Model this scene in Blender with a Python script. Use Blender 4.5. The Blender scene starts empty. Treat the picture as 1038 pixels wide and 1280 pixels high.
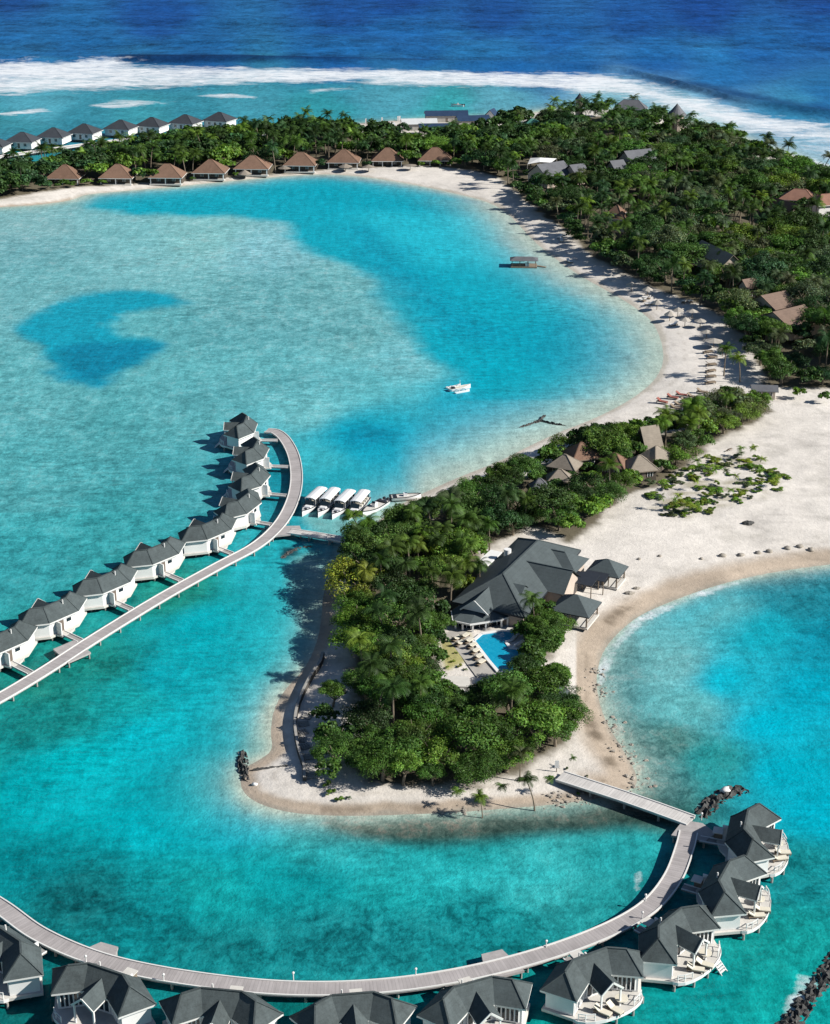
import bpy, math, random
import numpy as np
from mathutils import Vector, Matrix

random.seed(7)
rng = np.random.default_rng(7)
R = math.radians
SC = bpy.context.scene
COL = SC.collection

# ------------------------------------------------------------------ camera model
H = 130.0
PW, PH = 1038.0, 1280.0
F = 2000.0
TH = math.atan(850.0 / F)
CT, ST = math.cos(TH), math.sin(TH)


def P(u, v, z=0.0):
    """ground point (x, y) seen at photo pixel (u, v) on the level z"""
    a = u - PW / 2
    b = v - PH / 2
    dx, dy, dz = a, F * CT - b * ST, -F * ST - b * CT
    t = (z - H) / dz
    return (dx * t, dy * t)


def proj(x, y, z=0.0):
    d = y * CT - (z - H) * ST
    up = y * ST + (z - H) * CT
    return (PW / 2 + F * x / d, PH / 2 - F * up / d, F / d)


cam_d = bpy.data.cameras.new('camera')
cam = bpy.data.objects.new('camera', cam_d)
COL.objects.link(cam)
cam.location = (0, 0, H)
cam.rotation_euler = (math.pi / 2 - TH, 0, 0)
cam_d.sensor_fit = 'VERTICAL'
cam_d.sensor_height = 24.0
cam_d.lens = F / PH * 24.0
cam_d.clip_start = 1.0
cam_d.clip_end = 60000.0
SC.camera = cam

# ------------------------------------------------------------------ light
SUN_EL, SUN_AZ = R(34), R(-12)      # azimuth measured from +X
sd = bpy.data.lights.new('sun', 'SUN')
sd.energy = 5.0
sd.angle = R(0.5)
sd.color = (1.0, 0.95, 0.87)
sun = bpy.data.objects.new('sun', sd)
COL.objects.link(sun)
sv = Vector((math.cos(SUN_EL) * math.cos(SUN_AZ), math.cos(SUN_EL) * math.sin(SUN_AZ), math.sin(SUN_EL)))
sun.rotation_euler = sv.to_track_quat('Z', 'Y').to_euler()
w = bpy.data.worlds.new('World')
SC.world = w
w.use_nodes = True
nt = w.node_tree
nt.nodes.clear()
sky = nt.nodes.new('ShaderNodeTexSky')
sky.sky_type = 'NISHITA'
sky.sun_disc = False
sky.sun_elevation = SUN_EL
sky.dust_density = 0.2
sky.ozone_density = 3.0
sky.sun_rotation = math.pi / 2 - SUN_AZ
bg = nt.nodes.new('ShaderNodeBackground')
bg.inputs[1].default_value = 0.05
out = nt.nodes.new('ShaderNodeOutputWorld')
nt.links.new(sky.outputs[0], bg.inputs[0])
nt.links.new(bg.outputs[0], out.inputs[0])
SC.view_settings.view_transform = 'Standard'
SC.view_settings.look = 'None'
SC.view_settings.exposure = 0.38
SC.view_settings.gamma = 1
SC.cycles.use_denoising = True
SC.cycles.max_bounces = 6
SC.cycles.diffuse_bounces = 1
SC.cycles.transparent_max_bounces = 8
SC.cycles.sample_clamp_indirect = 4.0


def lin(c):
    return tuple(((x / 255.0) / 12.92 if x / 255.0 <= .04045 else ((x / 255.0 + .055) / 1.055) ** 2.4) for x in c)


# ------------------------------------------------------------------ materials
class N:
    def __init__(s, name):
        m = s.m = bpy.data.materials.new(name)
        m.use_nodes = True
        s.t = m.node_tree
        s.b = s.t.nodes['Principled BSDF']
        s.out = s.t.nodes['Material Output']

    def n(s, typ, **kw):
        nd = s.t.nodes.new(typ)
        for k, v in kw.items():
            setattr(nd, k, v)
        return nd

    def l(s, a, b):
        s.t.links.new(a, b)

    def coord(s, kind='Object'):
        return s.n('ShaderNodeTexCoord').outputs[kind]

    def noise(s, scale, detail=4, rough=.55, vec=None, dist=0.0):
        nd = s.n('ShaderNodeTexNoise')
        nd.inputs['Scale'].default_value = scale
        nd.inputs['Detail'].default_value = detail
        nd.inputs['Roughness'].default_value = rough
        nd.inputs['Distortion'].default_value = dist
        if vec is not None:
            s.l(vec, nd.inputs['Vector'])
        return nd.outputs['Fac']

    def rng(s, x, a, b, c, d):
        nd = s.n('ShaderNodeMapRange')
        s.l(x, nd.inputs[0])
        for i, v in enumerate((a, b, c, d)):
            nd.inputs[i + 1].default_value = v
        return nd.outputs[0]

    def math(s, op, a, b=None):
        nd = s.n('ShaderNodeMath', operation=op)
        for i, x in enumerate((a, b)):
            if x is None:
                continue
            if isinstance(x, (int, float)):
                nd.inputs[i].default_value = x
            else:
                s.l(x, nd.inputs[i])
        return nd.outputs[0]

    def mix(s, f, a, b, mode='MIX'):
        nd = s.n('ShaderNodeMix', data_type='RGBA', blend_type=mode)
        for sock, x in ((nd.inputs[0], f), (nd.inputs[6], a), (nd.inputs[7], b)):
            if isinstance(x, (int, float)):
                sock.default_value = x
            elif isinstance(x, tuple):
                sock.default_value = (*x[:3], 1)
            else:
                s.l(x, sock)
        return nd.outputs[2]

    def scalev(s, vec, sx, sy, sz):
        nd = s.n('ShaderNodeMapping')
        s.l(vec, nd.inputs[0])
        nd.inputs['Scale'].default_value = (sx, sy, sz)
        return nd.outputs[0]

    def bump(s, h, strength, dist):
        nd = s.n('ShaderNodeBump')
        nd.inputs['Strength'].default_value = strength
        nd.inputs['Distance'].default_value = dist
        s.l(h, nd.inputs['Height'])
        s.l(nd.outputs[0], s.b.inputs['Normal'])

    def fin(s, col, rough=.8, spec=.3):
        if isinstance(col, tuple):
            s.b.inputs['Base Color'].default_value = (*col, 1)
        else:
            s.l(col, s.b.inputs['Base Color'])
        s.b.inputs['Roughness'].default_value = rough
        s.b.inputs['Specular IOR Level'].default_value = spec
        return s.m


def mottled(name, c, var=.25, scale=1.2, rough=.8, spec=.3, c2=None, bump=0.0):
    q = N(name)
    co = q.coord()
    f = q.noise(scale, 5, .6, co)
    f2 = q.noise(scale * 7, 3, .6, co)
    f = q.math('ADD', q.math('MULTIPLY', f, .65), q.math('MULTIPLY', f2, .35))
    f = q.rng(f, .3, .7, 0, 1)
    lo = tuple(x * (1 - var) for x in c)
    hi = c2 or tuple(min(1, x * (1 + var)) for x in c)
    if bump:
        q.bump(f2, .6, bump)
    return q.fin(q.mix(f, lo, hi), rough, spec)


M = {}
M['white'] = mottled('white_paint', (.80,.80,.79), .07, .9, .5)
M['fascia'] = mottled('white_trim', (.74, .74, .72), .06, 1.5, .5)
M['deckwhite'] = mottled('pale_deck', (.62, .60, .56), .12, 1.1, .7)
M['glass'] = N('window_glass').fin((.02, .035, .045), .08, .6)
M['door'] = mottled('door_wood', (.16, .13, .11), .2, 2, .6)
M['pile'] = mottled('concrete_pile', (.34, .33, .31), .25, 2, .85)
M['post'] = mottled('timber_post', (.22, .18, .14), .25, 2, .8)
M['trunk'] = mottled('tree_bark', (.20, .165, .125), .3, 2.5, .9)
M['cream'] = mottled('cream_cushion', (.70, .66, .55), .08, 3, .8)
M['rattan'] = mottled('weathered_wood', (.25, .2, .15), .25, 3, .8)
M['redmat'] = mottled('red_cushion', (.30, .11, .09), .12, 3, .8)
M['gel'] = mottled('white_gelcoat', (.82, .83, .84), .04, 1, .25, .5)
M['dark'] = mottled('dark_trim', (.03, .035, .045), .2, 2, .5)
M['stone'] = mottled('terrace_stone', (.42, .40, .37), .18, .8, .85)
M['tile'] = N('pool_tile').fin((.02, .22, .42), .3, .4)
M['rock'] = mottled('dark_rock', (.028, .032, .038), .6, .9, .8, c2=(.13, .13, .125), bump=.25)
M['palerock'] = mottled('pale_rock', (.33, .30, .26), .4, 1.3, .9, bump=.1)
M['darkwall'] = mottled('dark_wall', (.09, .075, .06), .25, 1.5, .85)
M['wall_buff'] = mottled('buff_wall', (.50, .42, .36), .12, 1, .8)
M['wall_dark'] = mottled('weathered_wall', (.07, .065, .06), .3, .7, .9)
M['frond'] = mottled('dry_frond', (.33, .2, .11), .3, 2, .9)
M['roofblue'] = mottled('blue_sheet_roof', (.03, .055, .11), .25, .25, .35, .5)
M['roofgreen'] = mottled('green_sheet_roof', (.06, .19, .16), .2, .3, .5)
M['roofgrey'] = mottled('grey_sheet_roof', (.13, .135, .15), .25, .35, .6)
M['roofpale'] = mottled('pale_sheet_roof', (.6, .62, .63), .1, .35, .5)
M['terracotta'] = mottled('terracotta_tile', (.27, .145, .105), .22, .5, .85)


def shingle(name, c, var=.3, course=.32):
    q = N(name)
    co = q.coord()
    oi = q.n('ShaderNodeObjectInfo')
    off = q.n('ShaderNodeVectorMath', operation='MULTIPLY_ADD')
    rv = q.n('ShaderNodeCombineXYZ')
    for i in range(2):
        q.l(oi.outputs['Random'], rv.inputs[i])
    q.l(rv.outputs[0], off.inputs[0])
    off.inputs[1].default_value = (90, 70, 0)
    q.l(co, off.inputs[2])
    nco = off.outputs[0]
    f = q.noise(.45, 6, .68, nco, .3)
    fine = q.noise(5.0, 3, .7, nco)
    streak = q.noise(1.0, 4, .65, q.scalev(nco, 1.6, 1.6, .25))
    sep = q.n('ShaderNodeSeparateXYZ')
    q.l(co, sep.inputs[0])
    band = q.math('FRACT', q.math('MULTIPLY', sep.outputs[2], 1 / course))
    line = q.rng(band, 0.0, .22, .88, 1.0)
    f = q.rng(q.math('ADD', q.math('ADD', q.math('MULTIPLY', f, .45), q.math('MULTIPLY', fine, .25)), q.math('ADD', q.math('MULTIPLY', streak, .3), q.math('MULTIPLY', q.math('SUBTRACT', oi.outputs['Random'], .5), .10))), .34, .66, 0, 1)
    colr = q.mix(f, tuple(x * (1 - var) for x in c), tuple(x * (1 + var) for x in c))
    cc = q.n('ShaderNodeCombineColor')
    for i in range(3):
        q.l(line, cc.inputs[i])
    colr = q.mix(1.0, colr, cc.outputs[0], 'MULTIPLY')
    q.bump(fine, .5, .04)
    return q.fin(colr, .85, .25)


M['shingle'] = shingle('slate_shingle', (.070, .088, .092), .38)
M['farshingle'] = shingle('far_slate_shingle', (.05, .058, .07), .25, .5)
M['clubshingle'] = shingle('clubhouse_shingle', (.080, .100, .106), .2, .4)
M['thatch'] = shingle('brown_thatch', (.20, .122, .086), .25, .5)
M['thatchgrey'] = shingle('grey_thatch', (.26, .225, .185), .25, .4)
M['thatchpale'] = shingle('pale_thatch', (.40, .37, .33), .2, .3)
M['roofbrown'] = shingle('brown_tile', (.20, .142, .112), .22, .4)


def plank(name, c):
    q = N(name)
    co = q.coord('UV')
    sep = q.n('ShaderNodeSeparateXYZ')
    q.l(co, sep.inputs[0])
    fr = q.math('FRACT', q.math('MULTIPLY', sep.outputs[0], 2.2))
    gap = q.rng(fr, 0.0, .12, .55, 1.0)
    f = q.noise(1.6, 5, .65, q.scalev(co, 1.0, .12, 1))
    f2 = q.noise(.22, 5, .65, co, .5)
    f4 = q.noise(2.2, 2, .5, q.scalev(co, 1.0, .02, 1))
    f = q.rng(q.math('ADD', q.math('ADD', q.math('MULTIPLY', f, .35), q.math('MULTIPLY', f2, .4)), q.math('MULTIPLY', f4, .25)), .34, .66, 0, 1)
    colr = q.mix(f, tuple(x * .68 for x in c), tuple(x * 1.22 for x in c))
    cc = q.n('ShaderNodeCombineColor')
    for i in range(3):
        q.l(gap, cc.inputs[i])
    return q.fin(q.mix(1.0, colr, cc.outputs[0], 'MULTIPLY'), .85, .2)


M['deckgrey'] = mottled('grey_deck', (.38, .36, .355), .2, 1.2, .85)
M['plank'] = plank('weathered_plank', (.40, .375, .375))
M['plankpale'] = plank('pale_plank', (.62, .60, .58))


def foliage(name):
    q = N(name)
    q.t.nodes.remove(q.b)
    at = q.n('ShaderNodeAttribute', attribute_name='leaf')
    oi = q.n('ShaderNodeObjectInfo')
    colr = q.mix(1.0, at.outputs['Color'], oi.outputs['Color'], 'MULTIPLY')
    d = q.n('ShaderNodeBsdfDiffuse')
    t = q.n('ShaderNodeBsdfTranslucent')
    g = q.n('ShaderNodeBsdfGlossy')
    g.inputs['Roughness'].default_value = .55
    g.inputs['Color'].default_value = (.75, .85, .75, 1)
    q.l(colr, d.inputs[0])
    q.l(q.mix(1.0, colr, (1.25, 1.2, .6), 'MULTIPLY'), t.inputs[0])
    m1 = q.n('ShaderNodeMixShader')
    m1.inputs[0].default_value = .28
    q.l(d.outputs[0], m1.inputs[1])
    q.l(t.outputs[0], m1.inputs[2])
    m2 = q.n('ShaderNodeMixShader')
    m2.inputs[0].default_value = .02
    q.l(m1.outputs[0], m2.inputs[1])
    q.l(g.outputs[0], m2.inputs[2])
    q.l(m2.outputs[0], q.out.inputs[0])
    return q.m


M['leaf'] = foliage('leaf')

# ------------------------------------------------------------------ object helpers


def link(name, me, mat=None, parent=None):
    o = bpy.data.objects.new(name, me)
    COL.objects.link(o)
    if mat is not None and me is not None and len(me.materials) == 0:
        me.materials.append(mat)
    if parent is not None:
        o.parent = parent
    return o


def tag(o, label, cat, group=None, kind=None):
    if label:
        o['label'] = label
        o['category'] = cat
    if group:
        o['group'] = group
    if kind:
        o['kind'] = kind
    return o


def thing(name, label, cat, x, y, z=0.0, rz=0.0, group=None):
    o = bpy.data.objects.new(name, None)
    o.empty_display_size = .5
    COL.objects.link(o)
    o.location = (x, y, z)
    o.rotation_euler = (0, 0, rz)
    return tag(o, label, cat, group)


def copy_tree(o, label=None, group=None):
    c = o.copy()
    COL.objects.link(c)
    if label:
        c['label'] = label
    if group:
        c['group'] = group
    for ch in list(o.children):
        d = ch.copy()
        COL.objects.link(d)
        d.parent = c
        for g in list(ch.children):
            e = g.copy()
            COL.objects.link(e)
            e.parent = d
    return c


class MB:
    def __init__(s):
        s.v, s.f, s.uv = [], [], {}

    def face(s, pts):
        i = len(s.v)
        s.v += [tuple(p) for p in pts]
        s.f.append(tuple(range(i, i + len(pts))))
        return s

    def prism(s, poly, z0, z1, cap=True):
        a = sum(poly[i][0] * poly[(i + 1) % len(poly)][1] - poly[(i + 1) % len(poly)][0] * poly[i][1] for i in range(len(poly)))
        if a < 0:
            poly = poly[::-1]
        n = len(poly)
        i = len(s.v)
        s.v += [(p[0], p[1], z0) for p in poly] + [(p[0], p[1], z1) for p in poly]
        for k in range(n):
            j = (k + 1) % n
            s.f.append((i + k, i + j, i + n + j, i + n + k))
        if cap:
            s.f.append(tuple(i + n + k for k in range(n)))
            s.f.append(tuple(i + k for k in reversed(range(n))))
        return s

    def box(s, x0, x1, y0, y1, z0, z1):
        return s.prism([(x0, y0), (x1, y0), (x1, y1), (x0, y1)], z0, z1)

    def bar(s, a, b, wd, ht):
        """box along a->b, wd wide horizontally, ht high"""
        a, b = Vector(a), Vector(b)
        d = (b - a).normalized()
        side = d.cross(Vector((0, 0, 1)))
        if side.length < 1e-4:
            side = Vector((1, 0, 0))
        side.normalize()
        up = side.cross(d)
        sx, uz = side * wd / 2, up * ht / 2
        i = len(s.v)
        for c in (a, b):
            for p, q in ((-1, -1), (1, -1), (1, 1), (-1, 1)):
                s.v.append(tuple(c + sx * p + uz * q))
        s.f += [(i + 3, i + 2, i + 1, i), (i + 4, i + 5, i + 6, i + 7)]
        for k in range(4):
            j = (k + 1) % 4
            s.f.append((i + k, i + j, i + 4 + j, i + 4 + k))
        return s

    def tube(s, pts, rad, n=7, cap=True):
        pts = [Vector(p) for p in pts]
        if not isinstance(rad, (list, tuple)):
            rad = [rad] * len(pts)
        i0 = len(s.v)
        for k, p in enumerate(pts):
            d = (pts[min(k + 1, len(pts) - 1)] - pts[max(k - 1, 0)]).normalized()
            a = d.cross(Vector((0, 1, 0)) if abs(d.y) < .9 else Vector((1, 0, 0))).normalized()
            b = d.cross(a)
            for j in range(n):
                t = 2 * math.pi * j / n
                s.v.append(tuple(p + a * math.cos(t) * rad[k] + b * math.sin(t) * rad[k]))
        for k in range(len(pts) - 1):
            for j in range(n):
                q = (j + 1) % n
                s.f.append((i0 + k * n + j, i0 + k * n + q, i0 + (k + 1) * n + q, i0 + (k + 1) * n + j))
        if cap:
            s.f.append(tuple(i0 + (len(pts) - 1) * n + j for j in range(n)))
        return s

    def mesh(s, name):
        me = bpy.data.meshes.new(name)
        me.from_pydata(s.v, [], s.f)
        me.update()
        return me

    def build(s, name, mat, parent=None, smooth=False):
        me = s.mesh(name)
        if smooth:
            me.polygons.foreach_set('use_smooth', [True] * len(me.polygons))
        return link(name, me, mat, parent)


# ------------------------------------------------------------------ noise / distance fields
_tab = rng.random((256, 256))


def vnoise(x, y):
    xi, yi = np.floor(x).astype(int), np.floor(y).astype(int)
    fx, fy = x - xi, y - yi
    fx, fy = fx * fx * (3 - 2 * fx), fy * fy * (3 - 2 * fy)
    g = lambda a, b: _tab[a & 255, b & 255]
    return (g(xi, yi) * (1 - fx) + g(xi + 1, yi) * fx) * (1 - fy) + (g(xi, yi + 1) * (1 - fx) + g(xi + 1, yi + 1) * fx) * fy


def fbm(x, y, o=4):
    s, a, t = 0, .5, 0
    for k in range(o):
        s = s + a * vnoise(x * 2 ** k + 17.3 * k, y * 2 ** k + 5.1 * k)
        t += a
        a *= .55
    return s / t - .5


def sdf(poly, X, Y):
    """signed distance, positive inside"""
    poly = np.array(poly, float)
    A, B = poly, np.roll(poly, -1, 0)
    X, Y = np.atleast_1d(X).ravel(), np.atleast_1d(Y).ravel()
    outd = np.empty(len(X))
    for i in range(0, len(X), 20000):
        x, y = X[i:i + 20000], Y[i:i + 20000]
        d2 = np.full(len(x), 1e18)
        ins = np.zeros(len(x), bool)
        for a, b in zip(A, B):
            ex, ey = b - a
            t = np.clip(((x - a[0]) * ex + (y - a[1]) * ey) / (ex * ex + ey * ey + 1e-12), 0, 1)
            d2 = np.minimum(d2, (x - a[0] - t * ex) ** 2 + (y - a[1] - t * ey) ** 2)
            c = (a[1] > y) != (b[1] > y)
            if abs(ey) > 1e-12:
                ins ^= c & (x < a[0] + (y - a[1]) * ex / ey)
        outd[i:i + 20000] = np.where(ins, 1, -1) * np.sqrt(d2)
    return outd


def smooth(poly, it=2):
    p = np.array(poly, float)
    for _ in range(it):
        q = np.roll(p, -1, 0)
        p = np.stack([p * .75 + q * .25, p * .25 + q * .75], 1).reshape(-1, 2)
    return p


def G(px, it=0):
    q = [P(*a) for a in px]
    return smooth(q, it) if it else np.array(q)


def sst(x, a, b):
    t = np.clip((x - a) / (b - a), 0, 1)
    return t * t * (3 - 2 * t)


# ------------------------------------------------------------------ the land outline (photo pixels -> ground)
LAND_PX = [(-160, 262), (-60, 261), (0, 259), (50, 256), (92, 250), (105, 243), (150, 239), (200, 235), (260, 229), (320, 223), (380, 218),
           (430, 218), (480, 224), (530, 233), (575, 243), (610, 252), (632, 264), (650, 282), (668, 302), (690, 320), (715, 338),
           (745, 356), (775, 372), (800, 388), (818, 404), (828, 428), (831, 452), (820, 475), (795, 496), (765, 513), (735, 527),
           (700, 540), (665, 556), (625, 577), (575, 596), (535, 614), (505, 628), (480, 646), (462, 662), (446, 676), (430, 692),
           (412, 715), (404, 745), (402, 780), (394, 812), (380, 838), (358, 860), (343, 885), (338, 915), (342, 938), (325, 950),
           (302, 962), (300, 985), (318, 1003), (360, 1016), (420, 1020), (480, 1019), (560, 1016), (640, 1010), (700, 1005),
           (760, 996), (798, 984), (794, 962), (774, 930), (756, 900), (747, 870), (745, 842), (754, 812), (776, 787), (802, 767),
           (850, 747), (900, 730), (950, 718), (1000, 710), (1040, 705), (1120, 697), (1300, 690), (1500, 560), (1450, 330),
           (1200, 268), (1110, 240), (1040, 214), (1000, 198), (960, 183), (920, 170), (870, 155), (820, 142), (740, 136), (690, 137),
           (640, 146), (560, 148), (470, 154), (400, 160), (310, 164), (250, 174), (180, 188), (110, 208), (50, 216), (0, 222), (-160, 232)]
LAND = G(LAND_PX, 2)


def ground_z(X, Y):
    d = sdf(LAND, X, Y)
    z = np.where(d > 0, 1.5 * (1 - np.exp(-np.maximum(d, 0) / 9.0)), np.maximum(d * .10, -1.6))
    return z


def gz(x, y):
    return float(ground_z(np.array([x]), np.array([y]))[0])


# vegetation zones, photo pixels of the ground the trees stand on
Z_FOREST = [(618, 222), (640, 172), (700, 155), (760, 148), (830, 160), (900, 178), (985, 215), (1060, 245), (1180, 330), (1180, 480),
            (1060, 492), (1000, 492), (955, 490), (950, 470), (934, 440), (905, 402), (862, 382), (808, 361), (770, 342), (726, 315),
            (697, 287), (662, 260)]
Z_STRIP = [(-60, 252), (-40, 222), (60, 213), (130, 198), (200, 186), (260, 178), (340, 174), (400, 170), (460, 174), (520, 178), (620, 176),
           (640, 182), (632, 226), (592, 218), (560, 214), (500, 212), (430, 214), (375, 217), (310, 222), (250, 228), (150, 234), (95, 237), (40, 246), (0, 253)]
Z_NORTH = [(494, 672), (552, 645), (612, 619), (657, 597), (706, 573), (750, 556), (792, 560), (830, 548), (865, 540), (895, 520), (930, 505), (962, 518),
           (955, 530), (915, 548), (890, 566), (850, 596), (812, 618), (780, 632), (752, 655), (735, 672), (712, 686), (690, 676), (665, 668), (620, 690),
           (560, 700), (500, 690)]
Z_WEST = [(446, 690), (490, 672), (540, 690), (590, 690), (608, 712), (588, 770), (562, 790), (548, 800), (540, 830), (560, 868), (600, 870),
          (640, 862), (668, 850), (696, 868), (716, 900), (718, 934), (690, 952), (640, 972), (600, 990), (520, 992), (458, 986), (434, 966), (446, 905),
          (436, 850), (440, 790), (442, 740)]
Z_POOL = [(660, 790), (672, 772), (700, 778), (706, 800), (690, 822), (668, 842), (655, 838), (650, 812)]
ZONES = [Z_FOREST, Z_STRIP, Z_NORTH, Z_WEST, Z_POOL]
Z_PLOT = [(800, 645), (830, 612), (870, 590), (905, 568), (930, 575), (960, 590), (985, 612), (960, 630), (900, 648), (850, 655)]


def perspective_grid(us, vs):
    U, V = np.meshgrid(us, vs)
    a, b = U - PW / 2, V - PH / 2
    dz = -F * ST - b * CT
    t = -H / dz
    return U, V, a * t, (F * CT - b * ST) * t


def grid_mesh(name, X, Y, Z, keep=None):
    nr, nc = X.shape
    co = np.stack([X, Y, Z], -1).reshape(-1, 3)
    idx = np.arange(nr * nc).reshape(nr, nc)
    q = np.stack([idx[:-1, :-1], idx[1:, :-1], idx[1:, 1:], idx[:-1, 1:]], -1).reshape(-1, 4)
    if keep is not None:
        kf = keep.ravel()[q].any(1)
        q = q[kf]
        used = np.unique(q)
        mp = np.full(nr * nc, -1)
        mp[used] = np.arange(len(used))
        q, co = mp[q], co[used]
    else:
        used = None
    me = bpy.data.meshes.new(name)
    me.vertices.add(len(co))
    me.vertices.foreach_set('co', co.ravel().astype(np.float32))
    me.loops.add(q.size)
    me.loops.foreach_set('vertex_index', q.ravel().astype(np.int32))
    me.polygons.add(len(q))
    me.polygons.foreach_set('loop_start', np.arange(0, q.size, 4, dtype=np.int32))
    me.polygons.foreach_set('use_smooth', np.ones(len(q), bool))
    me.update(calc_edges=True)
    return me, used


def set_attr(me, name, arr):
    a = me.attributes.new(name, 'FLOAT_COLOR', 'POINT')
    c = np.ones((len(arr), 4), np.float32)
    c[:, :arr.shape[1]] = arr
    a.data.foreach_set('color', c.ravel())


# ------------------------------------------------------------------ water
# (u, v, sRGB seen in the photo, coral mottling 0..1)
WS = [
    (0, -150, 24, 66, 140, 0), (500, -150, 20, 62, 140, 0), (1038, -150, 22, 62, 140, 0),
    (0, 0, 20, 62, 132, 0), (500, 0, 16, 58, 132, 0), (1038, 0, 18, 58, 132, 0), (0, 40, 26, 84, 152, 0), (500, 40, 22, 80, 152, 0), (1038, 40, 20, 74, 148, 0),
    (0, 66, 30, 92, 158, 0), (250, 60, 24, 82, 150, 0), (520, 58, 22, 80, 150, 0), (700, 50, 20, 76, 150, 0), (430, 18, 18, 64, 138, 0), (620, 20, 18, 64, 138, 0), (800, 30, 18, 66, 140, 0), (200, 20, 18, 64, 138, 0), (820, 70, 24, 86, 158, 0), (640, 82, 26, 90, 160, 0), (720, 80, 26, 88, 158, 0), (420, 60, 22, 82, 152, 0), (100, 50, 24, 84, 152, 0), (950, 60, 22, 80, 152, 0), (880, 10, 16, 58, 134, 0), (600, 72, 28, 92, 158, 0), (900, 90, 30, 100, 168, 0), (1038, 120, 32, 100, 162, 0), (1000, 140, 50, 125, 175, 0),
    (50, 128, 75, 150, 180, 0), (300, 130, 62, 142, 172, .2), (500, 122, 72, 148, 178, 0), (620, 122, 84, 152, 182, 0), (400, 146, 45, 142, 165, .3), (250, 142, 50, 132, 162, .3),
    (0, 160, 55, 135, 160, .3), (100, 150, 50, 130, 160, .3), (180, 150, 55, 140, 165, .3), (560, 132, 50, 150, 168, .1), (760, 122, 118, 165, 192, 0), (860, 150, 130, 175, 200, 0), (1010, 192, 140, 185, 208, 0), (1100, 220, 140, 185, 208, 0),
    (20, 204, 30, 145, 155, .2), (-60, 210, 30, 140, 150, .2),
    (40, 285, 130, 192, 196, .35), (150, 300, 122, 195, 200, .35), (250, 292, 130, 200, 202, .35), (340, 320, 125, 198, 207, .4), (60, 345, 108, 186, 192, .45), (300, 380, 116, 194, 198, .45), (400, 370, 122, 200, 203, .4), (450, 430, 112, 194, 198, .45),
    (280, 450, 98, 188, 194, .5), (40, 500, 95, 184, 190, .55), (150, 540, 82, 176, 182, .6), (50, 600, 82, 178, 184, .6), (150, 650, 62, 166, 172, .6), (230, 520, 92, 184, 190, .55), (390, 510, 108, 198, 204, .4), (500, 440, 108, 192, 200, .4), (20, 700, 60, 165, 172, .6), (-80, 500, 95, 184, 190, .55), (-80, 300, 125, 190, 195, .4),
    (230, 600, 70, 170, 178, .5), (330, 470, 100, 190, 196, .5), (440, 480, 100, 194, 202, .3), (200, 420, 92, 184, 190, .4),
    (430, 600, 30, 172, 190, .1), (400, 575, 60, 182, 196, .2), (350, 600, 20, 140, 158, .2),
    (620, 500, 40, 178, 198, .1), (560, 560, 60, 188, 204, .05), (520, 560, 18, 168, 192, .15), (470, 560, 14, 164, 188, .2), (450, 540, 20, 165, 188, .2), (500, 590, 30, 175, 196, .1), (690, 505, 40, 182, 202, .05),
    (340, 720, 30, 172, 184, .2), (250, 780, 4, 170, 182, .15), (300, 820, 6, 160, 172, .2), (150, 860, 22, 168, 170, .25), (60, 900, 22, 142, 140, .6), (200, 930, 0, 176, 190, .1), (290, 880, 2, 170, 184, .1), (330, 800, 24, 176, 188, .1), (100, 960, 0, 174, 182, .1),
    (50, 1000, 2, 162, 170, .2), (200, 1020, 0, 172, 184, .1), (330, 1080, 10, 160, 166, .3), (100, 1120, 20, 118, 122, .9), (190, 1130, 12, 140, 146, .6), (260, 1110, 20, 164, 166, .4), (400, 1080, 8, 146, 152, .6), (500, 1100, 28, 168, 170, .5), (440, 1180, 30, 150, 155, .9), (300, 1190, 24, 142, 146, .9), (600, 1160, 24, 146, 150, .9), (680, 1100, 60, 182, 184, .5), (780, 1060, 36, 158, 160, .5), (560, 1062, 18, 146, 148, .5), (300, 1030, 0, 174, 190, .05), (750, 1120, 40, 160, 162, .6), (30, 1080, 6, 140, 148, .5),
    (200, 840, 10, 166, 178, .25), (120, 830, 26, 140, 130, .7), (220, 745, 26, 140, 128, .6), (60, 860, 26, 136, 126, .7),
    (900, 785, 40, 176, 192, .2), (1000, 745, 28, 132, 148, .7), (1025, 800, 14, 146, 168, .5), (900, 850, 10, 184, 206, .05), (960, 900, 0, 182, 206, .05), (1010, 860, 2, 166, 190, .2), (950, 790, 18, 172, 190, .2), (840, 835, 104, 178, 184, .3), (860, 880, 100, 186, 190, .3), (1100, 760, 20, 115, 135, .8),
    (830, 930, 84, 140, 136, .8), (890, 950, 40, 150, 152, .6), (980, 960, 0, 176, 198, .05), (1035, 1010, 0, 172, 194, .1), (1000, 1080, 20, 136, 142, .8), (960, 1180, 22, 158, 154, .6), (1000, 1240, 16, 162, 158, .5), (880, 1240, 12, 148, 148, .5), (700, 1275, 10, 138, 134, .5), (50, 1270, 10, 100, 100, .5), (400, 1290, 10, 110, 108, .5), (820, 1010, 60, 120, 116, .9), (850, 1120, 25, 140, 144, .5), (1038, 1290, 14, 160, 158, .5), (600, 1400, 10, 120, 120, .4),
    (-150, 900, 20, 140, 140, .4), (-100, 1200, 10, 120, 125, .4), (1150, 950, 0, 165, 185, .3), (1150, 1200, 20, 150, 150, .5),
]
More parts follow.
